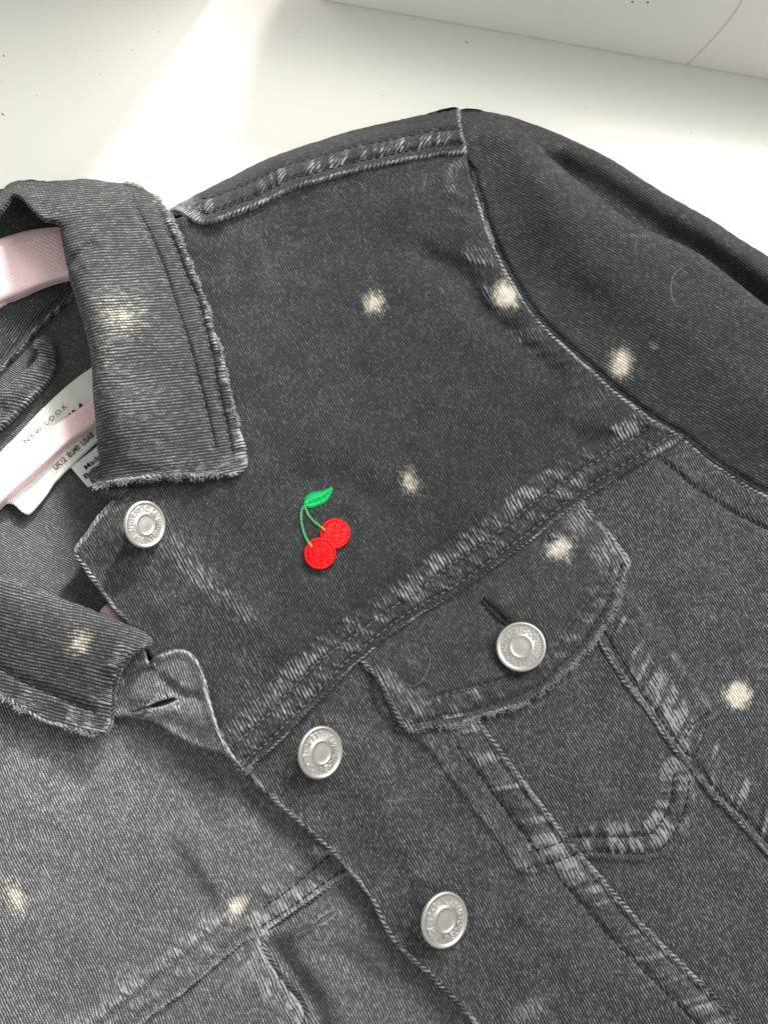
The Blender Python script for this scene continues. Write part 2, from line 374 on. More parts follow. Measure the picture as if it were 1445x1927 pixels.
    def z(s, x, y):
        x = np.atleast_1d(np.asarray(x, float)); y = np.atleast_1d(np.asarray(y, float))
        g = s.grid; fx = np.clip((x - s.g0[0]) / s.step, 0, g.shape[1] - 1.001); fy = np.clip((y - s.g0[1]) / s.step, 0, g.shape[0] - 1.001)
        ix = fx.astype(int); iy = fy.astype(int); fx = fx - ix; fy = fy - iy
        return (g[iy, ix] * (1 - fx) + g[iy, ix + 1] * fx) * (1 - fy) + (g[iy + 1, ix] * (1 - fx) + g[iy + 1, ix + 1] * fx) * fy
    def build(s, name, mat, parent, **kw):
        o = s.out; st = s.step; mn = o.min(0) - st; mx = o.max(0) + st
        gx = np.arange(mn[0], mx[0] + st, st); gy = np.arange(mn[1], mx[1] + st, st)
        X, Y = np.meshgrid(gx, gy); ins = inside(X, Y, o)
        D, _, _, NX, NY = polydist(X, Y, o, True, limit=st * 3)
        near = (D < 0.32 * st); core = ins & ~near
        snap = ~core
        X2 = np.where(snap, NX, X); Y2 = np.where(snap, NY, Y)
        c = core
        anyc = c[:-1, :-1] | c[1:, :-1] | c[:-1, 1:] | c[1:, 1:]
        iy, ix = np.where(anyc); Wd = len(gx)
        a = iy * Wd + ix; F = np.stack([a, a + Wd, a + Wd + 1, a + 1], 1)
        used, inv = np.unique(F, return_inverse=True); F = inv.reshape(F.shape)
        xs = X2.ravel()[used]; ys = Y2.ravel()[used]
        z, wr, bl = s.ev(xs, ys)
        G = np.full(X.size, np.nan); G[used] = z; G = G.reshape(X.shape)
        for _ in range(3):                                   # spread heights a little past the rim for look-ups
            bad = np.isnan(G); pad = np.pad(G, 1, mode='edge'); nb = np.stack([pad[1:-1, :-2], pad[1:-1, 2:], pad[:-2, 1:-1], pad[2:, 1:-1]])
            cn = (~np.isnan(nb)).sum(0); G = np.where(bad & (cn > 0), np.nansum(nb, 0) / np.maximum(cn, 1), G)
        s.grid = np.where(np.isnan(G), np.nanmean(G), G); s.g0 = (gx[0], gy[0])
        V = P(xs, ys, z)
        # border skirt
        E = np.concatenate([F[:, [0, 1]], F[:, [1, 2]], F[:, [2, 3]], F[:, [3, 0]]]); key = np.sort(E, 1)
        kk = key[:, 0].astype(np.int64) * (len(xs) + 1) + key[:, 1]
        u, fi, cnt = np.unique(kk, return_index=True, return_counts=True)
        B = E[fi[cnt == 1]]
        bv = np.unique(B); mp = np.full(len(xs), -1); mp[bv] = np.arange(len(bv)); nv = len(xs); nb = len(bv)
        cx, cy = xs[bv], ys[bv]
        r1 = V[bv].copy(); r1[:, 2] -= 0.45 * s.th * 0.001
        r2 = V[bv].copy(); r2[:, 2] -= s.th * 0.001
        VV = np.concatenate([V, r1, r2])
        q1 = np.stack([B[:, 1], B[:, 0], nv + mp[B[:, 0]], nv + mp[B[:, 1]]], 1)
        q2 = np.stack([nv + mp[B[:, 1]], nv + mp[B[:, 0]], nv + nb + mp[B[:, 0]], nv + nb + mp[B[:, 1]]], 1)
        FF = np.concatenate([F, q1, q2])
        me = bpy.data.meshes.new(name)
        me.vertices.add(len(VV)); me.vertices.foreach_set('co', VV.ravel())
        me.loops.add(FF.size); me.loops.foreach_set('vertex_index', FF.ravel().astype(np.int32))
        me.polygons.add(len(FF)); me.polygons.foreach_set('loop_start', np.arange(0, FF.size, 4, dtype=np.int32))
        me.polygons.foreach_set('use_smooth', np.ones(len(FF), bool))
        ang = s.angle; xm = VV[:, 0] * 1000; ym = VV[:, 1] * 1000; zm = VV[:, 2] * 1000
        xm = xm + 0.5 * vnoise(xm / 14, ym / 14, s.seed + 2); ym = ym + 0.5 * vnoise(xm / 14, ym / 14, s.seed + 4)
        ta = xm * math.cos(ang) + ym * math.sin(ang); tb = -xm * math.sin(ang) + ym * math.cos(ang) + s.warp * zm
        tw = np.stack([ta, tb, zm * 0], 1)
        A = me.attributes.new('twill', 'FLOAT_VECTOR', 'POINT'); A.data.foreach_set('vector', tw.ravel().astype(np.float32))
        wa = np.concatenate([wr, wr[bv], wr[bv] * 0.6]); ba = np.concatenate([bl, bl[bv], bl[bv]])
        cc = np.stack([np.clip(wa, 0, 1.4), ba, wa * 0, wa * 0 + 1], 1)
        A = me.attributes.new('wear', 'FLOAT_COLOR', 'POINT'); A.data.foreach_set('color', cc.ravel().astype(np.float32))
        me.update(calc_edges=True); me.validate()
        s.obj = link(name, me, mat, parent, **kw)
        return s.obj

def edge_roll(panel, pts, parent, rad=1.0, inset=4.0, slant=0.95, wear=0.75, seed=0, name='folded_edge', lift=-0.35, flat=0.72):
    '''the puffed, rope-like worn fold along a cloth edge; + inset = left of travel'''
    rad = rad * 0.80; wear = wear - 0.22; lift = lift - 0.12
    p = spline(pts, 5.0); t = np.gradient(p, axis=0); t /= np.linalg.norm(t, axis=1)[:, None] + 1e-9
    nrm = np.stack([t[:, 1], -t[:, 0]], 1); arc = np.concatenate([[0], np.cumsum(np.linalg.norm(np.diff(p, axis=0), axis=1))])
    c = p + nrm * (inset + 0.8 * vnoise(arc / 22, arc * 0 + seed, 7))[:, None]
    z = panel.z(c[:, 0] + nrm[:, 0] * np.sign(inset) * 5, c[:, 1] + nrm[:, 1] * np.sign(inset) * 5) + lift
    k = np.ones(5) / 5; z = np.convolve(np.pad(z, 2, mode='edge'), k, 'valid')
    C = P(c[:, 0], c[:, 1], z); n = len(C); sides = 10
    T_ = np.gradient(C, axis=0); T_ /= np.linalg.norm(T_, axis=1)[:, None]
    a = np.cross(T_, [0, 0, 1.]); a /= np.linalg.norm(a, axis=1)[:, None]; b = np.cross(a, T_)
    arcm = np.concatenate([[0], np.cumsum(np.linalg.norm(np.diff(C, axis=0), axis=1))]) * 1000
    an = np.arange(sides + 1) * 2 * math.pi / sides
    rr = rad * (1 + 0.16 * vnoise(arcm / 3.2, arcm * 0 + seed * 3.1, 9)) * sstep(-0.5, 2.0, arcm) ** .5 * sstep(-0.5, 2.0, arcm[-1] - arcm) ** .5
    ph = np.sin(2 * math.pi * (arcm[:, None] + slant * rad * an[None, :]) / 2.3) * 0.05
    R_ = (rr[:, None] * (1 + ph)) * 0.001
    V = C[:, None, :] + R_[:, :, None] * (np.cos(an)[None, :, None] * a[:, None, :] + flat * np.sin(an)[None, :, None] * b[:, None, :])
    F = [(i * (sides + 1) + j, i * (sides + 1) + j + 1, (i + 1) * (sides + 1) + j + 1, (i + 1) * (sides + 1) + j) for i in range(n - 1) for j in range(sides)]
    me = tomesh(name, V.reshape(-1, 3), F)
    u = np.repeat(arcm, sides + 1) + 400 * (seed + 1); w_ = np.tile(an * rad, n); sl = math.atan(slant)
    tw = np.stack([u * math.cos(sl) - w_ * math.sin(sl), u * math.sin(sl) + w_ * math.cos(sl), u * 0], 1)
    A = me.attributes.new('twill', 'FLOAT_VECTOR', 'POINT'); A.data.foreach_set('vector', tw.ravel().astype(np.float32))
    wr = np.clip(wear + 0.40 * vnoise(u / 9, u * 0, 13) + 0.25 * vnoise(u / 2.5, w_, 14), 0, 1.2)
    A = me.attributes.new('wear', 'FLOAT_COLOR', 'POINT'); A.data.foreach_set('color', np.stack([wr, wr * 0, wr * 0, wr * 0 + 1], 1).ravel().astype(np.float32))
    return link(name, me, M['edge'], parent)
def stitches(panel, pts, parent, length=11.0, gap=4.0, rad=0.26, mat='stitch', name='stitch_row', lift=0.10, jit=1.0):
    p = spline(pts, 2.0); seg = np.linalg.norm(np.diff(p, axis=0), axis=1); S = np.concatenate([[0], np.cumsum(seg)])
    T = Tubes(); pos = 0.0
    while pos + length < S[-1]:
        L = length * random.uniform(0.85, 1.12)
        ss = np.linspace(pos, pos + L, 5); x = np.interp(ss, S, p[:, 0]) + random.uniform(-jit, jit) * 0.5; y = np.interp(ss, S, p[:, 1]) + random.uniform(-jit, jit) * 0.5
        z = panel.z(x, y) + lift + np.array([-0.22, 0.1, 0.16, 0.1, -0.22])
        T.add(P(x, y, z), np.array([0.5, 0.95, 1, 0.95, 0.5]) * rad * 0.001, 5)
        pos += L + gap * random.uniform(0.8, 1.2)
    if T.n: return T.build(name, M[mat], parent, kind='stuff')
def fray(panel, pts, parent, n, length=(6, 16), spread=4.0, out=1.0, mat='fray', name='frayed_edge', lumps=True, rad=0.10):
    p = spline(pts, 2.0); seg = np.linalg.norm(np.diff(p, axis=0), axis=1); S = np.concatenate([[0], np.cumsum(seg)]); T = Tubes()
    t = np.gradient(p, axis=0); t /= np.linalg.norm(t, axis=1)[:, None]; nn = np.stack([t[:, 1], -t[:, 0]], 1) * out
    for i in range(n):
        s0 = random.uniform(0, S[-1]); dens = 0.5 + 0.5 * float(vnoise(s0 / 20, len(p) * 0.37, 5))
        if random.random() > 1.7 * dens - 0.25: continue
        x0 = np.interp(s0, S, p[:, 0]); y0 = np.interp(s0, S, p[:, 1]); nx = np.interp(s0, S, nn[:, 0]); ny = np.interp(s0, S, nn[:, 1])
        inn = random.uniform(-spread, spread * 0.6); x0 += nx * inn; y0 += ny * inn
        L = random.uniform(*length) * (0.5 + dens); a = math.atan2(ny, nx) + random.gauss(0, 0.9)
        k = random.gauss(0, 0.10); xs = [x0]; ys = [y0]
        for j in range(4):
            xs.append(xs[-1] + math.cos(a) * L / 4); ys.append(ys[-1] + math.sin(a) * L / 4); a += k * L / 4 + random.gauss(0, 0.35)
        zb = float(panel.z(x0 - nx * 3, y0 - ny * 3)[0]); up = random.uniform(-0.4, 0.9)
        z = zb + np.linspace(-0.2, 1, 5) * up + np.array([0, .15, .25, .15, 0])
        T.add(P(xs, ys, z), np.array([1, 1, 0.9, 0.75, 0.4]) * rad * 0.001, 3, cap=False)
    return T.build(name, M[mat], parent, kind='stuff')
def strand(name, pts, panelz, mat, label, group=None, rad=0.036, lift=0.25, cat='fibre'):
    p = spline(pts, 5); z = panelz(p[:, 0], p[:, 1]) if callable(panelz) else np.full(len(p), panelz)
    q = P(p[:, 0], p[:, 1], z + lift); T = Tubes(); T.add(q, rad * 0.001, 4)
    return T.build(name, M[mat], None, label=label, cat=cat, group=group)

# ------------------------------------------------------------------ setting: sill and window frame
def box_mesh(name, corners_bottom, h, mat, bevel=0.002, z0=0.0, **kw):
    n = len(corners_bottom); v = [(x, y, z0) for x, y in corners_bottom] + [(x, y, z0 + h) for x, y in corners_bottom]
    f = [tuple(range(n))[::-1], tuple(range(n, 2 * n))] + [(i, (i + 1) % n, n + (i + 1) % n, n + i) for i in range(n)]
    me = tomesh(name, v, f, False); o = link(name, me, mat, kw.pop('parent', None), **kw)
    bm = o.modifiers.new('bevel', 'BEVEL'); bm.width = bevel; bm.segments = 4; bm.limit_method = 'ANGLE'
    me.polygons.foreach_set('use_smooth', [True] * len(me.polygons))
    wn = o.modifiers.new('wn', 'WEIGHTED_NORMAL')
    return o
fa = P(595, 0, 0); fb = P(1445, 152, 0); fd = (fb - fa)[:2]; fd /= np.linalg.norm(fd); fn = np.array([-fd[1], fd[0]])
q0 = fa[:2]; far = 0.45
sill_c = [q0 - fd * 0.9 - fn * 0.62, q0 + fd * 0.9 - fn * 0.62, q0 + fd * 0.9 + fn * 0.08, q0 - fd * 0.9 + fn * 0.08]
box_mesh('windowsill', [tuple(c) for c in sill_c], 0.03, M['sill'], 0.004, z0=-0.03, kind='structure')
wf = bpy.data.objects.new('window_frame', None); COL.objects.link(wf); wf.location = (*q0, 0)
wf['label'] = 'white plastic window frame standing at the back of the sill'; wf['category'] = 'window frame'
def frame_piece(name, a, b, h, d, mat=M['frame'], back=0.0, z0=-0.001, bev=0.0025):
    c = [fd * a + fn * back, fd * b + fn * back, fd * b + fn * (back + d), fd * a + fn * (back + d)]
    return box_mesh(name, [tuple(x) for x in c], h, mat, bev, z0=z0, parent=wf)
frame_piece('sash_rail', 0.0, 0.62, 0.052, 0.05)
frame_piece('fixed_rail', -0.55, -0.036, 0.100, 0.05, back=0.006)  # out of view; height raised so its shadow reaches over the upper-left sill
# joint line and screw marks on the front of the sash rail
def on_frame(px, py, off=0.0):
    dx, dy, dz = ray(px, py); nrm = fn; d0 = q0 @ nrm - off
    t = (d0 - CAM[:2] @ nrm) / (dx * nrm[0] + dy * nrm[1])
    return np.array([CAM[0] + dx * t, CAM[1] + dy * t, CAM[2] + dz * t]) - np.array([q0[0], q0[1], 0])
T = Tubes(); jp = spline([(1293, 121), (1322, 92), (1352, 60), (1378, 28), (1395, 0), (1404, -30)], 6)
T.add([on_frame(x, y) for x, y in jp], 0.00022, 5); T.build('mitre_joint', M['joint'], wf)
for x, y in ((1190, 3), (1218, 4)):
    T = Tubes(); c = on_frame(x, y); T.add([c - np.array([*fn, 0]) * 0.0003, c + np.array([*fn, 0]) * 0.0003], 0.00035, 8); T.build('screw_mark', M['dirt'], wf)
# specks on the sill
T = Tubes()
for (x, y, r) in [(8, 105, .35), (878, 80, .35), (6, 215, .4), (190, 140, .2), (300, 60, .2), (120, 60, .2), (660, 120, .2), (990, 150, .2), (1100, 205, .25), (720, 180, .2), (1262, 176, .2), (430, 240, .2), (300, 30, .25), (250, 95, .2), (480, 185, .25), (70, 180, .2), (560, 60, .18), (1300, 250, .2), (1380, 330, .2)]:
    c = P(x, y, 0.05)
    a = random.uniform(0, 3.1); d = np.array([math.cos(a), math.sin(a), 0]) * r * 0.001 * random.uniform(0.5, 1.6)
    T.add([c - d, c, c + d], np.array([0.4, 1, 0.4]) * r * 0.0006, 5)
T.build('dust_specks', M['dirt'], None, kind='stuff', label='tiny dark dust specks scattered over the white sill', cat='dust')

# ------------------------------------------------------------------ jacket
J = bpy.data.objects.new('denim_jacket', None); COL.objects.link(J); J.location = (0, 0, 0)
J['label'] = 'faded black denim jacket with red cherry embroidery lying open on the sill'; J['category'] = 'jacket'
A60 = R(-62); IMG = lambda deg: R(deg)

sil_sh = [(290, 412), (322, 392), (345, 379), (400, 350), (440, 330), (500, 300), (560, 278), (600, 265), (660, 246), (720, 232), (800, 215), (862, 203)]
sil_sl = [(866, 209), (920, 211), (960, 219), (1010, 236), (1060, 256), (1105, 277), (1150, 300), (1200, 332), (1250, 364), (1300, 392), (1345, 418), (1400, 455), (1445, 482), (1500, 516), (1580, 566)]
armhole = [(866, 206), (872, 260), (880, 300), (890, 345), (903, 385), (915, 425), (935, 475), (955, 515), (985, 565), (1015, 605), (1055, 645), (1100, 685), (1150, 730), (1200, 770), (1245, 800), (1284, 823), (1339, 868), (1402, 910), (1445, 933), (1510, 962), (1580, 990)]
shoulder_edge = [(877, 287), (830, 292), (780, 300), (720, 312), (660, 325), (600, 342), (560, 352), (520, 370), (480, 390), (440, 405), (400, 418), (370, 419), (352, 410), (340, 400), (322, 396)]
yoke_edge = [(466, 1453), (476, 1439), (514, 1408), (556, 1366), (608, 1314), (639, 1280), (663, 1255), (687, 1235), (733, 1197), (794, 1155), (844, 1127), (891, 1097), (932, 1066), (1000, 1017), (1055, 972), (1100, 938), (1150, 906), (1213, 868), (1284, 822)]
yoke_row1 = [(445, 1397), (486, 1363), (549, 1297), (601, 1245), (653, 1206), (694, 1177), (733, 1147), (777, 1119), (816, 1089), (863, 1053), (919, 1017), (975, 969), (1019, 936), (1055, 911), (1100, 881), (1158, 847), (1225, 800)]
placket_up = [(211, 941), (187, 967), (163, 1001), (138, 1039), (156, 1069), (187, 1111), (215, 1149), (242, 1176)]
placket_lo = [(474, 1463), (514, 1505), (556, 1543), (594, 1577), (642, 1622), (666, 1650), (701, 1698), (722, 1745), (742, 1774), (805, 1835), (860, 1890), (889, 1924), (960, 1995), (1040, 2070)]
seamL = [(878, 1322), (911, 1366), (956, 1428), (1008, 1497), (1066, 1573), (1094, 1608), (1129, 1646), (1181, 1708), (1239, 1768), (1326, 1853), (1395, 1926), (1470, 2000), (1540, 2070)]
seamR = [(1030, 1075), (1120, 1200), (1147, 1247), (1178, 1294), (1222, 1349), (1255, 1399), (1297, 1449), (1336, 1499), (1391, 1552), (1445, 1612), (1500, 1672), (1580, 1760)]

def bodyz(X, Y):
    # the right front lies over the hanger: highest near the chest, lower towards the neck and placket
    z = 19.0 + 2.0 * np.exp(-(((X - 900) / 420) ** 2 + ((Y - 800) / 420) ** 2))
    z = z - 2.2 * np.exp(-(((X - 300) / 130) ** 2 + ((Y - 1250) / 160) ** 2))
    z = z + 1.3 * vnoise(X / 150, Y / 150, 2) + 0.5 * vnoise((X + Y) / 60, (X - Y) / 130, 6)
    return z
def edgez(X, Y): return bodyz(X, Y)

# back of the jacket underneath everything
bp_out = [(305, 398), (340, 396), (600, 310), (862, 255), (1060, 300), (1250, 410), (1445, 530), (1580, 620), (1580, 2060), (-140, 2060), (-140, 420), (20, 352), (200, 345)]
Panel(bp_out, lambda X, Y: 2.2 + 0 * X, A60, step=14, th=1.6, rough=0, seed=40).build('back_panel', M['lining'], J)

# lining and inner collar seen in the neck opening
lin = Panel([(-140, 500), (60, 470), (200, 480), (330, 700), (360, 1000), (360, 1280), (200, 1330), (-140, 1330)], lambda X, Y: 7 + 2.5 * sstep(900, 1150, Y) + 0.0 * X, R(-28), th=1.2, seed=41)
lin.ridge([(0, 905), (60, 1000), (120, 1080), (200, 1150)], -1.2, 45); lin.ridge([(60, 620), (110, 700), (140, 800)], -1.5, 30)
lin.build('lining', M['lining'], J)
cs_edge = [(-140, 830), (-60, 752), (0, 699), (28, 671), (55, 638), (83, 607), (111, 582), (136, 558), (165, 530)]
csi = Panel([(-140, 470), (0, 436), (60, 416), (140, 416), (168, 470), (165, 530)] + cs_edge[::-1][1:], lambda X, Y: 10.0 + 0 * X, R(58), th=2.2, seed=42)
csi.wearline(cs_edge, 0.75, 6); csi.pucker(cs_edge, -4, -34, 0.35, 20, 0.45, 3); csi.ridge(offset_line(cs_edge, 12), -1.25, 5.5); csi.ridge(offset_line(cs_edge, -12), -1.25, 5.5)
cso = csi.build('collar_stand', M['denim'], J)
edge_roll(csi, cs_edge, cso, 0.9, 3, wear=0.5, seed=1)
lp = Panel([(-60, 800), (-30, 766), (0, 738), (35, 707), (66, 680), (72, 662), (62, 655), (66, 640), (84, 631), (100, 641), (105, 662), (104, 686), (90, 718), (59, 752), (31, 780), (0, 808), (-40, 845)], lambda X, Y: 10.3 + 2.2 * np.exp(-((X - 20) / 70.) ** 2), R(-8), step=2.5, th=2.4, seed=43, wear0=0.25)
lp.ridge([(0, 770), (60, 712), (92, 670)], 1.2, 14); lp.wearline([(0, 806), (59, 750), (90, 716), (103, 684)], 0.4, 5)
lp.build('hanging_loop', M['collar'], J)

# neck label and care label
lb_out = [(-140, 1000), (-70, 922), (0, 852), (31, 821), (62, 788), (104, 746), (145, 711), (172, 692), (230, 650), (300, 700), (240, 780), (183, 832), (149, 863), (133, 879), (104, 908), (87, 933), (52, 969), (42, 964), (23, 948), (0, 952), (-60, 1010), (-140, 1080)]
lbl = Panel(lb_out, lambda X, Y: 9.9 + 0 * X, R(42), step=3, th=0.7, rough=0.4, seed=44)
lbo = lbl.build('neck_label', M['label'], J)
care = Panel([(133, 879), (166, 917), (200, 905), (260, 860), (230, 800), (185, 838)], lambda X, Y: 9.2 + 0.012 * (Y - 880), R(42), step=3, th=0.4, rough=0, seed=45, sharp=True)
cao = care.build('care_label', M['care'], J)

_fonts = {}
def glyph_text(txt, size_mm, extrude=0.0, bold=0.0):
    key = (txt, size_mm, extrude, bold)
    if key in _fonts: return _fonts[key]
    c = bpy.data.curves.new('txt', 'FONT'); c.body = txt; c.size = size_mm * 0.001 / 0.69; c.align_x = 'LEFT'; c.extrude = extrude * 0.001; c.offset = bold * 0.001
    c.resolution_u = 3
    o = bpy.data.objects.new('txt', c); COL.objects.link(o)
    dg = bpy.context.evaluated_depsgraph_get(); me = bpy.data.meshes.new_from_object(o.evaluated_get(dg))
    bpy.data.objects.remove(o); bpy.data.curves.remove(c); me.materials.clear()
    _fonts[key] = me; return me
def flat_text(name, txt, x0, y0, x1, y1, z, hmm, parent, mat, bold=0.0, fit=True, space=1.0):
    me = glyph_text(txt, hmm, 0.02, bold).copy()
    co = np.zeros(len(me.vertices) * 3); me.vertices.foreach_get('co', co); co = co.reshape(-1, 3)
    a = P(x0, y0, z); b = P(x1, y1, z); d = b - a; L = np.linalg.norm(d); d /= L; n = np.array([-d[1], d[0], 0])
    wd = co[:, 0].max() - co[:, 0].min(); sx = L / wd if fit else 1.0
    q = a + np.outer((co[:, 0] - co[:, 0].min()) * sx, d) + np.outer(co[:, 1], n) + np.outer(co[:, 2], [0, 0, 1])
    me.vertices.foreach_set('co', q.ravel()); me.update(); me.materials.clear()
    return link(name, me, mat, parent)
zt = 10.55
flat_text('lettering', 'N E W  L O O K', 50, 835, 128, 766, zt + 0.1, 1.75, lbo, M['ink'])
flat_text('lettering', 'DENIM', 98, 848, 172, 778, zt + 0.1, 5.6, lbo, M['ink'], bold=0.12)
flat_text('lettering', 'UK12  EU40  USA8', 106, 885, 178, 820, zt + 0.1, 2.0, lbo, M['ink'], bold=0.05)
flat_text('lettering', 'Made in', 163, 884, 205, 848, 9.9, 1.7, cao, M['ink'], bold=0.04)
flat_text('lettering', 'Bangladesh', 162, 901, 232, 842, 10.0, 1.7, cao, M['ink'], bold=0.04)

# ---- right front below the yoke: centre panel, placket panel, side panel
cen = Panel([(660, 1240), (1000, 985), (1110, 905), (1250, 1050), (1400, 1540), (1580, 1750), (1580, 2070), (1500, 2070), (1100, 1700), (880, 1420)], lambda X, Y: bodyz(X, Y) - 3.4, A60, th=1.2, seed=3, step=3.0)
pocket_poly = [(700, 1300), (821, 1428), (855, 1476), (897, 1535), (938, 1584), (982, 1646), (1021, 1641), (1060, 1628), (1094, 1616), (1150, 1619), (1215, 1620), (1250, 1607), (1283, 1568), (1302, 1515), (1306, 1462), (1330, 1380), (1340, 1345), (1294, 1269), (1217, 1166), (1150, 1080), (1000, 1000)]
prow1 = [(994, 1604), (1040, 1590), (1073, 1577), (1094, 1573), (1150, 1574), (1198, 1573), (1226, 1566), (1246, 1542), (1262, 1508), (1268, 1450)]
prow2 = [(990, 1634), (1042, 1622), (1094, 1603), (1146, 1603), (1215, 1606), (1246, 1594), (1270, 1563), (1290, 1514), (1297, 1466)]
cen.band(prow1, -2, -34, 0.25).band(prow1, 2, 26, 0.22).plateau(pocket_poly, 1.9, 7).pucker(prow1, 26, -34, 0.6, 12, 0.6, 4, 0.2).wearline(prow2, 0.35, 9, 14, 2, off=-10).ridge(prow1, -1.35, 6).ridge(prow2, -1.35, 6)
cen.wearline([(1060, 1555), (1150, 1558), (1225, 1545), (1255, 1490), (1262, 1440)], 0.3, 16, 20, 5)
cen.ridge([(1180, 1300), (1130, 1420), (1110, 1540)], 0.8, 60).ridge([(1300, 1640), (1400, 1760), (1480, 1880)], -1.2, 60)
ceo = cen.build('front_centre_panel', M['lower'], J)
stitches(cen, prow1, ceo, mat='stitch'); stitches(cen, prow2, ceo, mat='stitch')

pl_out = [(474, 1430), (560, 1340), (640, 1262), (700, 1205), (800, 1190), (840, 1265)] + seamL[:-1] + [(1540, 2070), (1300, 2100), (1040, 2080)] + placket_lo[::-1][1:]
plk = Panel(pl_out, lambda X, Y: bodyz(X, Y) - 2.0, A60, th=1.8, seed=4, rough=1.2, step=3.0)
plk.band(seamL, -4, -62, 0.34, 0.5).band([(810, 1410), (855, 1478), (897, 1537), (938, 1586), (982, 1646)], 2, 30, 0.22).plateau(pocket_poly, 1.5, 7).wearline(placket_lo, 0.85, 6).wearline(seamL, 0.8, 6)
plk.pucker(seamL, -8, -62, 0.7, 15, 0.6, 6, -0.5).ridge(offset_line(seamL, -16), -1.25, 5.5).ridge(offset_line(seamL, -60), -1.25, 5.5).ridge(offset_line(seamL, -34), 0.9, 22)
plk.wearline(offset_line(seamL, -62), 0.45, 8, 26, 4)
plk.wearline([(810, 1410), (855, 1478), (897, 1537), (938, 1586), (982, 1646), (1021, 1641), (1090, 1620)], 0.4, 9, 20, 3)
plk.ridge(prow1[:3], -1.35, 6, fade=0.02).ridge(prow2[:3], -1.35, 6, fade=0.02).pucker(prow1[:4], 24, -36, 0.4, 14, 0.5, 7, 0.2)
plk.ridge(offset_line(placket_lo, -0) if False else placket_lo, 0.7, 16, fade=0.02)
plk.ridge([(640, 1395), (720, 1500), (800, 1590), (900, 1710), (1050, 1860)], 1.3, 46).ridge([(545, 1430), (640, 1545), (740, 1660), (800, 1760)], -1.2, 34)
plk.ridge([(940, 1660), (1050, 1760), (1180, 1860), (1260, 1950)], 1.3, 50).ridge([(820, 1600), (900, 1680), (1000, 1790), (1080, 1900)], -1.0, 30)
plk.bump(735, 1515, 26, 16, 0.8, -0.6, 0.35).bump(790, 1640, 30, 26, 0.8, 0.4, 0.3).ridge([(770, 1650), (772, 1720), (790, 1780)], -0.7, 8)
plk.ridge([(1010, 1927), (1025, 1895), (1045, 1905), (1060, 1940)], -0.9, 7).bump(990, 1905, 40, 18, 0.9, -0.5, 0.5)
plk.bump(640, 1340, 40, 30, -0.8, -0.7).ridge([(590, 1340), (640, 1370), (700, 1420), (740, 1480)], 0.6, 14, 26)
plo = plk.build('placket_panel', M['lower'], J)
edge_roll(plk, placket_lo, plo, 1.15, 4, wear=0.85, seed=2, slant=-0.9)
edge_roll(plk, seamL, plo, 0.95, -4, wear=0.75, seed=3, slant=-0.9)
stitches(plk, prow1[:3], plo); stitches(plk, prow2[:3], plo); stitches(plk, offset_line(seamL[1:5], -62), plo, mat='stitch')
stitches(plk, offset_line(seamL[5:-1], -62), plo); stitches(plk, offset_line(placket_lo, 40), plo, lift=-0.05) if False else None

sd_out = seamR + [(1580, 1700), (1580, 1000), (1540, 975), (1445, 940), (1402, 916), (1339, 874), (1284, 828), (1200, 868), (1100, 930), (1040, 985)]
sid = Panel(sd_out, lambda X, Y: bodyz(X, Y) - 2.2, A60, th=1.8, seed=6, step=3.0)
sid.band(seamR, 4, 74, 0.30, 0.5).plateau(pocket_poly, 1.4, 7).wearline(seamR, 0.55, 6).pucker(seamR, 10, 74, 0.7, 15, 0.55, 8, 0.5).ridge(offset_line(seamR, 16), -1.25, 5.5)
sid.wearline([(1183, 1108), (1217, 1166), (1255, 1219), (1294, 1269), (1336, 1335)], 0.4, 7, 24, 6)
sid.ridge([(1336, 1338), (1303, 1363), (1285, 1395)], -0.8, 6, fade=0.05).ridge([(1330, 1363), (1319, 1394), (1300, 1440)], -0.7, 6, fade=0.05)
sid.pucker(armhole[14:], -8, -60, 0.45, 24, 0.25, 9, -0.6).ridge(offset_line(armhole[14:], -58), -1.25, 5.5)
sid.ridge([(1300, 850), (1360, 930), (1445, 990), (1540, 1040)], -0.8, 30).ridge([(1150, 960), (1250, 1050), (1330, 1200)], 0.7, 60)
sid.spot(1388, 1308, 20, 21, 1.25).spot(1440, 1175, 6, 6, 0.3)
sio = sid.build('front_side_panel', M['lower'], J)
edge_roll(sid, armhole[15:], sio, 0.85, -3, wear=0.8, seed=11, slant=-0.9)
edge_roll(sid, seamR, sio, 0.9, 4, wear=0.65, seed=4, slant=-0.9)
stitches(sid, offset_line(seamR[2:], 16), sio); stitches(sid, [(1336, 1338), (1303, 1363), (1285, 1395)], sio); stitches(sid, [(1330, 1363), (1319, 1394), (1300, 1440)], sio)
stitches(sid, offset_line(armhole[15:], -58), sio)

# ---- pocket flap
fl_out = [(672, 1240), (705, 1274), (722, 1307), (738, 1335), (757, 1370), (777, 1380), (822, 1371), (866, 1363), (905, 1349), (946, 1338), (1000, 1316), (1038, 1290), (1072, 1257), (1105, 1224), (1127, 1194), (1149, 1160), (1163, 1130), (1177, 1088), (1186, 1064), (1182, 1048), (1166, 1027), (1138, 991), (1110, 961), (1090, 930), (1000, 980), (850, 1080), (740, 1165)]
fl_bot = fl_out[5:19]; fl_left = fl_out[0:6]; fl_right = fl_out[18:24]
frow_o = [(770, 1362), (822, 1352), (866, 1343), (905, 1331), (946, 1319), (994, 1299), (1028, 1275), (1060, 1245), (1092, 1212), (1113, 1182), (1134, 1150), (1148, 1120), (1162, 1086), (1172, 1058)]
frow_i = [(791, 1321), (866, 1299), (905, 1291), (968, 1271), (1033, 1230), (1063, 1185), (1088, 1152), (1116, 1116), (1144, 1080), (1151, 1064)]
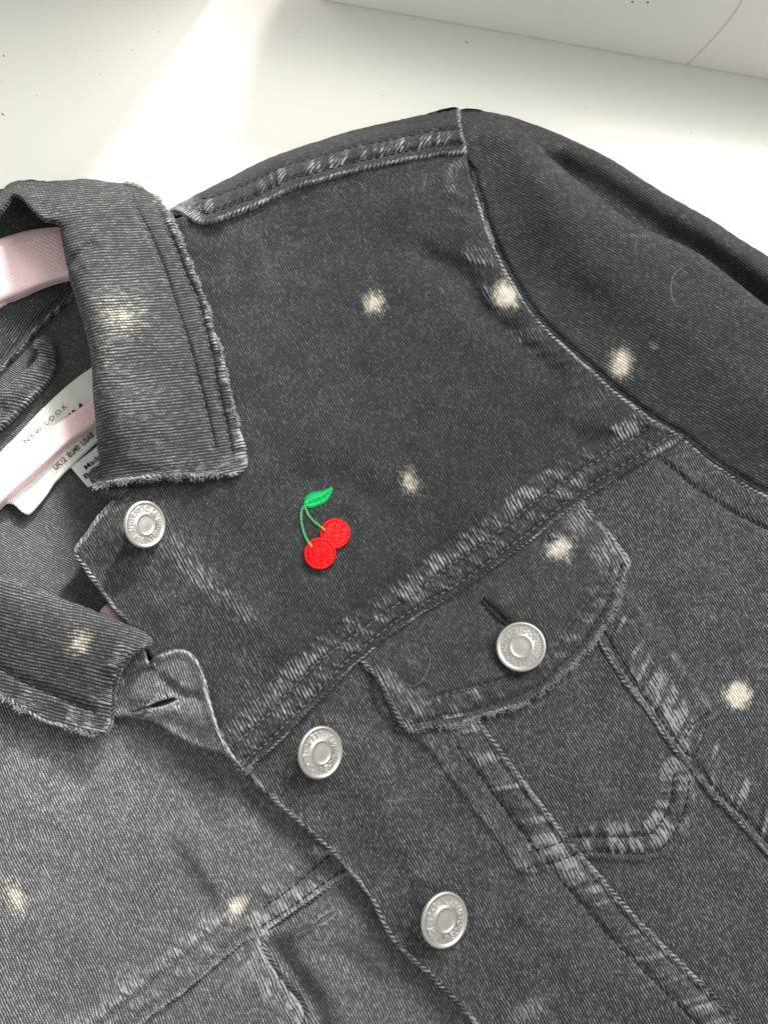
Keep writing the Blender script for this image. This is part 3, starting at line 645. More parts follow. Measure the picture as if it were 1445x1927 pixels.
flp = Panel(fl_out, lambda X, Y: bodyz(X, Y) - 0.9 + 2.2 * sstep(8, 60, polydist(X, Y, spline(yoke_edge, 14))[0]) + 1.2 * np.exp(-(((X - 980) / 120) ** 2 + ((Y - 1180) / 100) ** 2)), A60, step=3, th=2.4, seed=8, rough=1.4)
flp.band(fl_bot, 6, 58, 0.14).band(fl_left, 4, 44, 0.22).band(fl_right, 4, 60, 0.25).bump(1010, 1090, 110, 70, 0.2, -0.5, 0.14).wearline(fl_left, 0.8, 6).wearline(fl_right, 1.0, 8).wearline(fl_bot, 0.75, 6).ridge(frow_o, -1.35, 6, fade=0.02).ridge(frow_i, -1.35, 6, fade=0.02)
flp.pucker(fl_bot, 20, 62, 0.4, 16, 0.38, 10, 0.3).wearline([(730, 1275), (760, 1300), (800, 1310)], 0.35, 16).ridge([(745, 1262), (775, 1300), (805, 1290)], -0.9, 10).bump(770, 1245, 28, 22, 0.8, 0.5, 0.25)
flp.wearline([(1090, 980), (1130, 1030), (1150, 1070)], 0.5, 22, 30, 3).ridge([(860, 1245), (930, 1225), (960, 1255), (985, 1290)], -1.4, 14).ridge([(800, 1330), (860, 1300), (960, 1265)], 0.9, 20)
flp.ridge([(910, 1128), (935, 1152), (965, 1180)], -0.8, 9, fade=0.05).ridge([(840, 1150), (960, 1080), (1070, 1000)], -0.8, 26)
flp.spot(1054, 1032, 19, 21, 0.95, 0.4)
flo = flp.build('pocket_flap', M['brown'], J)
edge_roll(flp, fl_left, flo, 0.95, 4, wear=0.7, seed=5, slant=-0.9)
edge_roll(flp, fl_right, flo, 0.95, 4, wear=0.95, seed=6, slant=-0.7)
edge_roll(flp, fl_bot, flo, 0.9, 4, wear=0.6, seed=7, slant=1.2)
stitches(flp, frow_o, flo, mat='stitch'); stitches(flp, frow_i, flo, mat='stitch_grey', rad=0.22)
fray(flp, fl_bot[1:-1], flo, 800, (3, 8), 4.5, -1.0, rad=0.13)

# ---- front yoke
yk_out = [(300, 425), (345, 408), (420, 398), (530, 352), (700, 300), (880, 268)] + armhole[2:15] + [(1284, 822)] + yoke_edge[::-1][1:] + [(440, 1432), (400, 1388), (340, 1315), (300, 1262), (268, 1212)] + placket_up[::-1] + [(240, 915), (300, 860), (360, 780), (330, 600), (290, 450)]
yk = Panel(yk_out, lambda X, Y: bodyz(X, Y) + 0.7, A60, th=2.4, seed=10, rough=1.0, step=3.0)
yk.band(yoke_edge, 16, 46, 0.22, 0.3).band(yoke_row1, 2, 40, 0.20).band(armhole[3:16], -4, -60, 0.16).wearline(placket_up, 0.85, 6).wearline(yoke_edge, 0.6, 6, 60, 2).ridge(yoke_row1, -1.35, 6, fade=0.02).ridge(offset_line(yoke_edge, 15), -1.25, 5.5, fade=0.02).ridge(offset_line(yoke_edge, 6), 0.3, 5, fade=.02)
yk.pucker(yoke_edge, 14, 50, 0.45, 12, 0.28, 12, 0.5).pucker(yoke_row1, 4, 40, 0.5, 11, 0.28, 13, 0.5).wearline(offset_line(yoke_row1, 15), 0.30, 13, 70, 3).ridge(offset_line(yoke_row1, 24), -1.0, 18, 10).ridge(offset_line(yoke_row1, 70), 0.9, 46, 36)
yk.wearline([(960, 978), (900, 1018), (860, 1046), (820, 1072)], 0.25, 15, 9, 3)
yk.pucker(armhole[3:16], -6, -66, 0.55, 24, 0.22, 14, -0.7).wearline(armhole[3:16], 0.55, 5, 30, 5)
yk.ridge([(770, 440), (803, 479), (870, 520), (916, 592), (989, 654), (1080, 730)], -2.6, 20, 30).ridge([(870, 410), (905, 470), (950, 545), (1010, 620)], 1.6, 26)
yk.ridge([(1060, 820), (1150, 830), (1220, 790)], -1.6, 22).ridge([(1040, 770), (1130, 800), (1200, 770)], 0.8, 20)
yk.ridge([(380, 520), (470, 640), (560, 800), (600, 880)], 0.9, 70).ridge([(470, 480), (600, 440), (780, 410)], -1.4, 55).ridge([(520, 880), (600, 905), (680, 925), (760, 990)], -1.1, 36)
yk.ridge([(300, 1000), (380, 1093), (460, 1155), (560, 1250)], 0.7, 16, 30).ridge([(330, 930), (450, 1030), (540, 1120)], -0.7, 40).wearline([(330, 1030), (390, 1100), (465, 1160)], 0.2, 22)
yk.ridge([(345, 420), (400, 440), (520, 395), (700, 335)], -1.0, 22).bump(240, 1010, 60, 60, 1.0, 0, 0.0).bump(200, 1040, 30, 34, -0.6)
yk.bump(610, 1005, 90, 110, 0.5).ridge([(560, 1050), (575, 1078), (605, 1084), (634, 1070), (645, 1045), (664, 1025), (668, 1000), (650, 972), (625, 968)], -0.7, 9, fade=0.1)
yk.wear0 = 0.03
yk.wearline([(230, 980), (330, 1110), (440, 1230), (520, 1330)], 0.17, 110)
for x, y, rx, ry, a in ((704, 570, 17, 22, 0.85), (950, 557, 19, 25, 1.15), (770, 907, 14, 23, 0.72)): yk.spot(x, y, rx, ry, a, -0.2)
yko = yk.build('front_yoke', M['denim'], J)
edge_roll(yk, placket_up, yko, 1.15, 5, wear=0.7, seed=8, slant=-0.9)
edge_roll(yk, yoke_edge, yko, 0.95, 4, wear=0.6, seed=9, slant=1.1)
edge_roll(yk, armhole[3:16], yko, 0.85, -3, wear=0.85, seed=10, slant=-0.9)
stitches(yk, yoke_row1, yko, mat='stitch_grey', rad=0.30, lift=0.25); stitches(yk, offset_line(yoke_edge, 15), yko, mat='stitch_grey', rad=0.30, lift=0.25)
fray(yk, [(905, 382), (912, 405), (922, 440), (930, 462)], yko, 240, (3, 8), 3, -1)
fray(yk, [(470, 1440), (466, 1453), (460, 1446)], yko, 120, (3, 7), 3, 1)

# ---- sleeve
ridge_l = [(880, 206), (950, 222), (1000, 262), (1045, 305), (1112, 360), (1188, 418), (1234, 440), (1314, 477), (1381, 528), (1445, 578), (1510, 630), (1580, 690)]
sb = Panel([(864, 212)] + sil_sl[1:] + [(1580, 800), (1400, 640), (1200, 520), (1000, 400), (880, 300)], lambda X, Y: 19.0 + 0 * X, R(-40), th=1.5, seed=12, warp=0.5)
valley = [(990, 262), (1050, 318), (1129, 360), (1213, 420), (1280, 462), (1339, 500), (1394, 545), (1445, 590), (1580, 700)]
sb.roll(sil_sl, 56, 16).ridge(valley, -14, 46, 60, fade=0.12).ridge([(1289, 388), (1345, 425), (1445, 490), (1580, 580)], -2.0, 7)
sbo = sb.build('sleeve_fold', M['sleeve'], J)
sl_out = [(866, 207)] + ridge_l[1:] + [(1640, 780), (1640, 1010), (1580, 998)] + armhole[::-1][1:-1]
def slz(X, Y):
    D = polydist(X, Y, spline(armhole, 10))[0]
    return bodyz(X, Y) - 1.6 + 10.0 * sstep(0, 170, D)
slv = Panel(sl_out, slz, R(-33), th=1.6, seed=13, warp=0.25, wear0=0.02)
slv.roll(ridge_l[3:], 60, 6.0).roll(ridge_l[:5], 60, 10.0).roll(sil_sl[:3], 45, 12).ridge([(1000, 300), (1100, 420), (1220, 520), (1380, 620)], 1.6, 60).ridge([(960, 420), (1040, 520), (1150, 600), (1300, 720)], -1.3, 50).ridge([(1100, 640), (1250, 740), (1400, 840)], 1.2, 60)
slv.spot(1168, 684, 19, 23, 1.1, 0.2).spot(1227, 652, 8, 7, 0.42).wearline([(960, 250), (1045, 318), (1112, 372), (1188, 430), (1234, 452), (1314, 489), (1445, 592)], 0.12, 14)
slv.ridge(offset_line(armhole, 6), -1.25, 5.5)
slo = slv.build('sleeve', M['sleeve'], J)

# ---- shoulder yoke (back yoke wrapping to the front)
sh_out = sil_sh + [(868, 245), (877, 287)] + shoulder_edge[1:] + [(300, 425)]
sh = Panel(sh_out, lambda X, Y: bodyz(X, Y) + 2.4, R(58), step=3, th=2.2, seed=15, rough=1.0)
sh.band(shoulder_edge, -16, -46, 0.2).roll(sil_sh, 58, 17).wearline(shoulder_edge, 0.95, 6).ridge(offset_line(shoulder_edge, 18 * -1), -1.25, 5.5, fade=0.02).pucker(shoulder_edge, -14, -48, 0.5, 12, 0.4, 16, -0.4).ridge(offset_line(shoulder_edge, -46), -1.25, 5.5, fade=0.02)
sh.wearline([(862, 206), (870, 250), (876, 284)], 0.9, 5).ridge([(829, 240), (833, 292)], -0.5, 4, fade=0.02).wearline([(345, 392), (370, 412)], 0.4, 14)
sh.ridge([(336, 392), (352, 402), (372, 412)], 1.4, 10).wearline([(318, 400), (330, 388), (350, 400)], 0.6, 5)
sho = sh.build('shoulder_yoke', M['denim'], J)
edge_roll(sh, shoulder_edge, sho, 1.0, -4, wear=0.8, seed=12, slant=-1.1)
edge_roll(sh, [(864, 206), (870, 248), (876, 285)], sho, 0.8, -3, wear=0.7, seed=13)
stitches(sh, offset_line(shoulder_edge[:-3], -18), sho); stitches(sh, offset_line(shoulder_edge[:-3], -46), sho); stitches(sh, [(829, 238), (831, 262), (833, 290)], sho, length=9, rad=0.2)
fray(sh, [(864, 206), (868, 240), (874, 270)], sho, 60, (2, 5), 2, 1)

# ---- left front (buttonhole side)
lcrease = [(300, 1530), (317, 1552), (359, 1593), (397, 1649), (438, 1703), (470, 1735)]
def leftz(X, Y):
    return 10.0 + 2.0 * np.exp(-(((X - 150) / 260) ** 2 + ((Y - 1550) / 260) ** 2)) + 4.0 * sstep(1480, 1180, Y) * sstep(150, 330, X)
lyE = [(100, 2050), (190, 1992), (300, 1903), (352, 1867), (404, 1822), (449, 1784), (483, 1758)]
lyR1 = [(60, 2020), (190, 1925), (240, 1885), (303, 1836), (345, 1801), (393, 1766), (431, 1734)]
ryE = [(500, 1757), (521, 1746), (577, 1708), (629, 1670), (663, 1649), (700, 1622)]
ryR1 = [(494, 1708), (549, 1670), (594, 1631), (625, 1605)]
lf_out = [(-140, 1240), (150, 1250), (300, 1290), (440, 1400), (560, 1500), (720, 1650), (900, 1830), (1100, 2070), (-140, 2070)]
lf = Panel(lf_out, leftz, A60, th=1.5, seed=17, wear0=0.10)
lf.ridge(lcrease, 3.4, 10, 110) if False else lf.ridge(lcrease, 3.0, 80, 20, fade=0.5)
lf.ridge(ryE, -0.9, 5, fade=0.02).ridge(offset_line(ryE, 8), 0.7, 8, fade=0.02).wearline(offset_line(ryE, 7), 0.5, 6).pucker(ryE, 12, 52, 0.5, 16, 0.5, 18, 0.4).ridge(ryR1, -1.35, 6, fade=0.02).pucker(ryR1, 4, 36, 0.4, 14, 0.5, 19, 0.3)
lf.ridge([(505, 1755), (530, 1800), (565, 1850), (600, 1910), (610, 1980)], -5.0, 24).ridge([(560, 1790), (640, 1800), (720, 1850)], -1.2, 18).ridge([(640, 1690), (700, 1760), (800, 1880)], 1.6, 40)
lf.ridge([(360, 1450), (450, 1530), (560, 1620)], 1.4, 44).ridge([(300, 1420), (420, 1480), (560, 1560)], -1.2, 34).ridge([(300, 1390), (400, 1440), (500, 1510)], -1.0, 30)
lf.spot(444, 1708, 15, 21, 0.9, 0.6).spot(32, 1690, 15, 26, 0.65, -0.3).pucker([(480, 1690), (500, 1720), (505, 1755)], -20, 20, 0.6, 14, 0.4, 20)
lf.ridge([(543, 1762), (590, 1744), (630, 1716), (650, 1700)], 0.8, 13, fade=0.1).wearline([(548, 1764), (590, 1746), (648, 1706)], 0.45, 14, 14, 4)
lfo = lf.build('front_panel', M['left'], J)
edge_roll(lf, ryE[:-1], lfo, 0.8, 6, wear=0.5, seed=15, slant=1.1)
stitches(lf, ryR1, lfo); stitches(lf, offset_line(ryE, 18), lfo)
# left yoke overlapping its pocket flap
lyo_out = lyE + [(470, 1735), (455, 1722), (438, 1703), (425, 1690), (397, 1649), (340, 1600), (150, 1780), (0, 1900), (-60, 2000)]
lyk = Panel([(x, y) for x, y in lyo_out], lambda X, Y: leftz(X, Y) - 0.8 + 3.1 * sstep(-135, -55, -polydist(X, Y, spline(lyE, 10))[0]), A60, th=1.6, seed=17, wear0=0.10)
lyk.band(lyE, 16, 46, 0.12).wearline(lyE, 0.55, 6).ridge(lyR1, -1.35, 6, fade=0.02).ridge(offset_line(lyE, 17), -1.25, 5.5, fade=0.02).pucker(lyE, 14, 48, 0.35, 13, 0.15, 22, 0.5).pucker(lyR1, 4, 40, 0.4, 12, 0.25, 23, 0.5).wearline(offset_line(lyR1, 16), 0.3, 14)
lyk.spot(444, 1708, 15, 21, 0.9, 0.6).ridge(lcrease, 3.0, 80, 20, fade=0.5)
lyko = lyk.build('front_yoke', M['left'], J)
edge_roll(lyk, lyE, lyko, 0.95, 4, wear=0.5, seed=14, slant=1.1)
stitches(lyk, lyR1, lyko, mat='stitch_grey', rad=0.24); stitches(lyk, offset_line(lyE, 17), lyko, mat='stitch_grey', rad=0.24)
lfl_out = [(486, 1756), (494, 1787), (521, 1832), (542, 1860), (570, 1894), (572, 1915), (566, 1930), (540, 2040), (80, 2070), (130, 2015), (300, 1890), (440, 1776)]
lfl = Panel(lfl_out, lambda X, Y: leftz(X, Y) + 0.3 + 2.2 * sstep(10, 70, polydist(X, Y, spline(lyE, 12))[0]), A60, step=3, th=2.2, seed=19, wear0=0.12)
lfl.band(lfl_out[0:7], -4, -50, 0.2).wearline(lfl_out[0:7], 0.5, 9).ridge([(440, 1870), (480, 1840), (520, 1850)], -0.8, 12).pucker(lfl_out[0:7], -10, -60, 0.3, 16, 0.25, 24).wearline([(400, 1850), (450, 1820)], 0.4, 20, 16, 5).ridge([(380, 1900), (450, 1860), (500, 1850)], 0.9, 20)
lflo = lfl.build('pocket_flap', M['left'], J)
edge_roll(lfl, lfl_out[0:7], lflo, 1.2, 4, wear=0.55, seed=16, slant=-0.9)

# buttonhole tip of the left placket, curled up over the right front
tip_r = [(280, 1246), (294, 1235), (312, 1228), (335, 1222), (355, 1226), (372, 1242), (384, 1270), (391, 1300), (400, 1335), (412, 1372), (430, 1408), (452, 1438), (462, 1456)]
tip_out = tip_r + [(448, 1440), (425, 1422), (381, 1409), (329, 1385), (287, 1358), (242, 1350), (190, 1346), (180, 1290), (215, 1230), (262, 1196)]
def tipz(X, Y): return 16.0 + 6.0 * sstep(0, 1, (X - 190) / 150.) - 2.5 * sstep(1340, 1420, Y) * sstep(420, 330, X)
tp = Panel(tip_out, tipz, R(-66), step=2.4, th=2.2, seed=21, wear0=0.06, rough=1.0)
tp.ridge(tip_r[1:], 1.8, 12, 11, fade=0.02).wearline(tip_r, 0.6, 10).ridge([(300, 1262), (318, 1290), (350, 1310), (385, 1308)], -2.2, 11).ridge([(225, 1282), (262, 1268), (290, 1250)], -2.4, 9)
tp.ridge([(232, 1262), (262, 1252)], 1.0, 10).ridge([(215, 1330), (260, 1340), (330, 1365), (400, 1410)], -1.6, 20).wearline([(320, 1268), (350, 1290), (380, 1300)], 0.45, 12, 12, 2).wearline([(345, 1340), (380, 1330)], 0.25, 14, 14, 3)
tp.ridge([(282, 1330), (305, 1324), (332, 1316)], -2.6, 4, fade=0.1).ridge([(268, 1340), (300, 1338), (335, 1330)], 1.0, 8, fade=0.1).ridge([(262, 1318), (300, 1308), (330, 1302)], 0.7, 8, fade=0.1).wearline([(270, 1342), (300, 1340), (335, 1330)], 0.7, 7)
tpo = tp.build('placket_tip', M['left'], J)
edge_roll(tp, tip_r, tpo, 1.15, -4, wear=0.55, seed=17, slant=-0.9)

def buttonhole(panel, a, b, parent, wide=4.0, worn='fray', dens=1.0, slit=True, fringe=10):
    a = np.array(a, float); b = np.array(b, float); d = b - a; L = np.linalg.norm(d); d /= L; n = np.array([d[1], -d[0]])
    T = Tubes(); k = int(L / 1.6 * dens)
    for i in range(k):
        for sgn in (1, -1):
            t = (i + random.random()) / k; c = a + d * L * t; w = random.uniform(0.35, 1.15) * fringe * (0.6 + 0.5 * math.sin(math.pi * t)); off = (wide + 2.0) * (0.35 + 0.65 * math.sin(math.pi * t))
            q = np.array([c + n * sgn * (off * 0.6), c + n * sgn * (off * 0.6 + w * 0.45) + d * random.gauss(0, 1.2), c + n * sgn * (off * 0.6 + w) + d * random.gauss(0, 1.6)])
            z = panel.z(q[:, 0], q[:, 1]) * 0 + panel.z(c[0] + n[0] * sgn * 9, c[1] + n[1] * sgn * 9) + np.array([0.1, 0.42, 0.0])
            T.add(P(q[:, 0], q[:, 1], z + random.uniform(0, 0.25)), np.array([0.8, 1, 0.7]) * 0.00021, 4)
    T.build('buttonhole_stitching', M[worn], parent, kind='stuff')
    if slit:
        m = 14; t = np.linspace(0, 1, m); wv = wide * np.sin(math.pi * np.clip(t * 0.94 + 0.03, 0, 1)) ** 0.7
        c = a + np.outer(t, d) * L; up = c + n * wv[:, None] * 0.5; dn = c - n * wv[:, None] * 0.5
        zz = float(panel.z(c[:, 0] + n[0] * 10, c[:, 1] + n[1] * 10).mean()) - 0.55
        zc = panel.z(c[:, 0] + n[0] * 8, c[:, 1] + n[1] * 8) + 0.55
        V = np.concatenate([P(up[:, 0], up[:, 1], zc), P(dn[:, 0], dn[:, 1], zc), P(c[:, 0], c[:, 1], zc - 0.8)])
        F = [(i, i + 1, 2 * m + i + 1, 2 * m + i) for i in range(m - 1)] + [(2 * m + i, 2 * m + i + 1, m + i + 1, m + i) for i in range(m - 1)]
        link('buttonhole_slit', tomesh('slit', V, F), M['slit'], parent)  # near-black lens laid on the cloth as the shade inside the open buttonhole
buttonhole(tp, (278, 1332), (336, 1314), tpo, 7, fringe=13)
buttonhole(tp, (252, 1340), (284, 1330), tpo, 3, fringe=10, slit=False, worn='stitch_grey')
buttonhole(lf, (592, 1741), (632, 1715), lfo, 5.5, fringe=8)
buttonhole(lf, (540, 1767), (594, 1740), lfo, 1.5, fringe=8, slit=False, worn='stitch_grey')
buttonhole(flp, (908, 1127), (968, 1184), flo, 3, worn='stitch', slit=False, fringe=10)

# ---- hanger
HG = bpy.data.objects.new('clothes_hanger', None); COL.objects.link(HG); HG.location = tuple(P(60, 520, 3))
HG['label'] = 'pink plastic clothes hanger with embossed basket weave inside the jacket neck'; HG['category'] = 'hanger'
def hp(panel, name):
    o = panel.build(name, M['pink'], None); o.parent = HG; o.matrix_parent_inverse = Matrix.Translation(-HG.location)
    return o
class Weave(Panel):
    axis = None; wid = 0
    def ev(s, X, Y):
        z, w_, b_ = super().ev(X, Y)
        z = s.zf(X, Y) + 0 * X
        D, S, G, _, _ = polydist(X, Y, s.axis); sd = D * np.where(G > 0, 1, -1)
        u = (S + sd) / 8.5; v = (S - sd) / 8.5; cu = np.floor(u / 2); cv = np.floor(v / 2); par = (cu + cv) % 2
        bar = np.where(par < 0.5, np.abs((u % 1) - 0.5), np.abs((v % 1) - 0.5))
        mask = 1 - sstep(s.wid * 0.62, s.wid * 0.72, D)
        z = z + 0.22 * (1 - sstep(0.18, 0.40, bar)) * mask
        q = np.clip(D / s.wid, 0, 1); z = z - 3.6 * (1 - np.sqrt(np.maximum(0, 1 - (np.clip((q - 0.62) / 0.38, 0, 1)) ** 2))) + 0.0
        return z, w_, b_
ax = spline([(-140, 600), (-60, 540), (0, 510), (60, 489), (127, 473), (200, 470), (300, 470), (420, 455)], 6)
ht = [(-140, 535), (-60, 476), (0, 449), (55, 433), (108, 427), (200, 425), (300, 425), (420, 425)]
hb = [(-140, 668), (-60, 606), (0, 574), (42, 549), (83, 531), (127, 519), (200, 512), (300, 512), (420, 490)]
arm = Weave(ht + hb[::-1], lambda X, Y: 16.0 - 3.0 * sstep(140, 300, X), 0, step=1.9, th=4.5, rough=0, seed=50); arm.axis = ax; arm.wid = 56
hp(arm, 'hanger_arm')
ax2 = spline([(-140, 1052), (-60, 977), (0, 921), (60, 868), (120, 814), (178, 774), (260, 700), (420, 520)], 6)
bt = offset_line([(-140, 1052), (-60, 977), (0, 921), (60, 868), (120, 814), (178, 774), (260, 700), (420, 500)], 21, 40)
bb = offset_line([(-140, 1052), (-60, 977), (0, 921), (60, 868), (120, 814), (178, 774), (260, 700), (420, 500)], -21, 40)
bar = Weave(list(map(tuple, bt)) + list(map(tuple, bb[::-1])), lambda X, Y: 14.0 + 0 * X, 0, step=1.9, th=4.0, rough=0, seed=51); bar.axis = ax2; bar.wid = 24
hp(bar, 'hanger_bar')
T = Tubes(); ex = np.array([(196, 1146), (215, 1164), (240, 1190), (280, 1230)]); T.add(P(ex[:, 0], ex[:, 1], [10.6, 10.6, 10.4, 10.0]) - np.array(HG.location), 0.0022, 10)
T.build('hanger_bar_end', M['pink'], HG)

# ---- collar
cl_top = [(-20, 398), (-2, 368), (17, 346), (42, 339), (75, 340), (102, 343), (130, 339), (161, 336), (188, 339), (205, 343), (235, 344), (263, 351), (283, 362), (302, 378)]
cl_right = [(302, 378), (319, 400), (330, 425), (341, 450), (355, 480), (371, 522), (388, 566), (400, 610), (412, 645), (426, 697), (436, 749), (450, 804), (463, 842), (466, 872)]
cl_bot = [(466, 872), (458, 888), (439, 898), (408, 894), (367, 898), (329, 898), (294, 900), (256, 904), (215, 908), (187, 915), (174, 914)]
cl_left = [(174, 914), (183, 898), (187, 877), (183, 835), (180, 794), (175, 738), (173, 683), (166, 641), (156, 607), (152, 594), (138, 549), (130, 516), (122, 480), (113, 438), (108, 418)]
cl_in = [(108, 424), (83, 412), (55, 388), (30, 366), (8, 388), (-20, 425)]
cb = Panel([(168, 895), (182, 922), (205, 938), (226, 941), (242, 930), (243, 916), (300, 910), (300, 880), (175, 880)], lambda X, Y: 20.5 + 0 * X, R(50), step=2.4, th=3, seed=30, wear0=0.1)
cb.ridge([(190, 925), (215, 928), (240, 915)], 0.8, 8); cb.build('collar_band', M['denim'], J)
ci = Panel([(-140, 470), (-60, 440), (0, 385), (30, 362), (80, 380), (140, 420), (120, 445), (60, 446), (0, 462), (-80, 500)], lambda X, Y: 13.0 + 0 * X, R(60), th=1.5, seed=31)
ci.build('collar_underside', M['denim'], J)
def clz(X, Y):
    d = polydist(X, Y, spline(cl_right, 10))[0]
    return 22.2 + 10.5 * sstep(20, 250, d) * sstep(300, 460, Y) * sstep(960, 760, Y) + 4.5 * sstep(860, 600, Y)
cl = Panel(cl_top + cl_right[1:] + cl_bot[1:] + cl_left[1:] + cl_in[1:], clz, R(8), step=2.8, th=2.6, seed=32, warp=0.2, rough=1.5, wear0=0.08)
crow_i = [(238, 352), (258, 397), (277, 433), (294, 472), (310, 513), (324, 557), (346, 621), (360, 669), (377, 731), (391, 787), (405, 852)]
crow_o = [(268, 360), (296, 397), (324, 452), (346, 510), (368, 557), (382, 605), (398, 669), (408, 724), (422, 787), (433, 842), (437, 868)]
cl.roll(cl_left[1:-1], 46, 8.5).roll(cl_top, 60, 12).ridge(crow_i, -1.35, 6, fade=0.02).ridge(crow_o, -1.35, 6, fade=0.02).wearline(cl_right, 0.55, 6).wearline(cl_bot, 0.65, 9).pucker(crow_o, 2, 26, 0.35, 11, 0.38, 25, 0.1).pucker(cl_right[3:], -2, -14, 0.3, 10, 0.35, 26, 0.1)
cl.ridge([(118, 500), (135, 492), (165, 468), (182, 450)], -1.8, 9, 14, fade=0.25).ridge([(150, 505), (175, 480), (200, 440)], 1.0, 16).ridge([(80, 380), (95, 410)], -1.5, 14).ridge([(225, 860), (300, 870), (390, 868)], 0.6, 10, 16).wearline([(200, 872), (300, 878), (430, 875)], 0.3, 16, 24, 5)
cl.wearline([(185, 890), (176, 740), (160, 620)], 0.15, 14).wearline([(440, 780), (455, 850)], 0.45, 12, 16, 7).bump(300, 640, 70, 120, 0.8, 0, 0.0).wearline([(225, 560), (240, 700), (280, 820)], 0.18, 70)
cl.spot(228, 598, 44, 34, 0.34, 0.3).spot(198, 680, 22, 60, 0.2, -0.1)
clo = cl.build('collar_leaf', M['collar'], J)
edge_roll(cl, cl_bot, clo, 0.9, -4, wear=0.6, seed=19, slant=0.9)
stitches(cl, crow_i, clo, length=12, mat='stitch_grey', rad=0.22); stitches(cl, crow_o, clo, length=12, mat='stitch_grey', rad=0.22)
fray(cl, cl_right[:-2], clo, 900, (2, 5), 5, 0.6, rad=0.12); fray(cl, cl_bot[2:], clo, 800, (3, 8), 7, 1.0, rad=0.12); fray(cl, cl_top[10:], clo, 260, (3, 8), 3, 1.0)

# lower-left collar leaf
c2_top = [(-140, 1046), (-60, 1062), (0, 1080), (52, 1097), (104, 1121), (149, 1138), (194, 1156), (242, 1176), (273, 1190), (287, 1203)]
c2_tip = [(287, 1203), (284, 1214), (277, 1218), (258, 1227), (239, 1246), (225, 1270), (218, 1304), (215, 1332), (211, 1363)]
c2_bot = [(211, 1363), (203, 1376), (190, 1382), (173, 1383), (138, 1374), (93, 1363), (69, 1353), (35, 1332), (0, 1308), (-60, 1275), (-140, 1235)]
def c2z(X, Y):
    d = polydist(X, Y, spline(c2_bot, 10))[0]
    return 18.5 + 7.0 * sstep(10, 170, d) + 3.0 * sstep(120, 260, X)
c2 = Panel(c2_top + c2_tip[1:] + c2_bot[1:], c2z, R(-14), step=2.8, th=2.4, seed=34, warp=-0.15, rough=1.4, wear0=0.16)
c2row = [(-140, 1180), (-60, 1225), (0, 1256), (42, 1280), (97, 1304), (149, 1326), (185, 1342)]
c2.roll(c2_top, 44, 6).ridge(c2row, -1.0, 8, fade=0.02).wearline(c2_tip, 0.5, 8).wearline(c2_bot, 0.6, 7).pucker(c2row, -8, -46, 0.4, 20, 0.35, 27, 0.2).pucker(c2_tip[3:], -4, -34, 0.3, 14, 0.35, 28, 0.2)
c2.spot(150, 1210, 17, 22, 0.62, 0.5).ridge([(195, 1340), (185, 1300), (200, 1260)], -0.5, 10).ridge([(250, 1195), (235, 1230), (205, 1280)], 0.8, 16)
c2o = c2.build('collar_leaf', M['collar'], J); c2o['label'] = 'lower collar leaf turned down over the buttonhole side'
edge_roll(c2, c2_tip + c2_bot[1:], c2o, 0.9, -4, wear=0.55, seed=18, slant=0.9)
stitches(c2, c2row, c2o, length=12)
fray(c2, c2_bot[4:], c2o, 900, (3, 9), 4, 1.0); fray(c2, c2_bot[:5], c2o, 220, (2, 6), 3, 1.0)

# ------------------------------------------------------------------ buttons
def lathe(prof, seg=56):
    v = []; f = []; n = len(prof)
    for i, (r, z) in enumerate(prof):
        for j in range(seg):
            a = 2 * math.pi * j / seg; v.append((r * math.cos(a) * .001, r * math.sin(a) * .001, z * .001))
    for i in range(n - 1):
        for j in range(seg):
            k = (j + 1) % seg; f.append((i * seg + j, i * seg + k, (i + 1) * seg + k, (i + 1) * seg + j))
    f.append(tuple((n - 1) * seg + j for j in range(seg)))
    return v, f
RB = 8.2
prof = [(3.0, -6.5), (3.0, -0.9), (RB * 0.93, -0.8), (RB, -0.35), (RB, 0.25), (RB * .975, 0.62), (RB * .93, 0.80), (RB * .89, 0.74), (RB * .865, 0.55), (RB * .84, 0.40), (RB * .80, 0.38), (RB * .52, 0.46), (RB * .49, 0.60), (RB * .465, 0.80), (RB * .43, 0.86), (RB * .40, 0.78), (RB * .375, 0.52), (RB * .35, 0.48), (RB * .20, 0.56), (RB * .05, 0.60), (0.05, 0.60)]
bv_, bf_ = lathe(prof); bme = tomesh('button', bv_, bf_)
bme.materials.append(M['metal']); bme.materials.append(M['metal_dark'])
for p_ in bme.polygons:
    r_ = np.hypot(p_.center[0], p_.center[1]) * 1000 / RB
    p_.material_index = 1 if (0.49 < r_ < 0.86 and p_.center[2] > 0) or (0.36 < r_ < 0.41) else 0
def ring_letters():
    txt = "AUTHENTIC·DENIM·EST·1969·"; V = []; F = []; n0 = 0; k = len(txt)
    for i, ch in enumerate(txt):
        ang = -2 * math.pi * i / k
        if ch == '·':
            v, f = lathe([(0.22, 0), (0.2, 0.25), (0.05, 0.3)], 8); co = np.array(v)
        else:
            me = glyph_text(ch, 1.85, 0.14, 0.05); co = np.zeros(len(me.vertices) * 3); me.vertices.foreach_get('co', co); co = co.reshape(-1, 3).copy()
            f = [tuple(p.vertices) for p in me.polygons]
            co[:, 0] -= (co[:, 0].min() + co[:, 0].max()) / 2; co[:, 1] -= 0.000875; co[:, 0] *= 0.86
        # local up = radial outwards
        r = RB * 0.665 * 0.001; x = co[:, 0]; y = co[:, 1] + r
        c, s = math.cos(ang), math.sin(ang)
        V.append(np.stack([x * c - y * s, x * s + y * c, co[:, 2] + 0.00055], 1)); F += [tuple(n0 + q for q in p) for p in f]; n0 += len(co)
    return tomesh('lettering', np.concatenate(V), F, False)
lme = ring_letters()
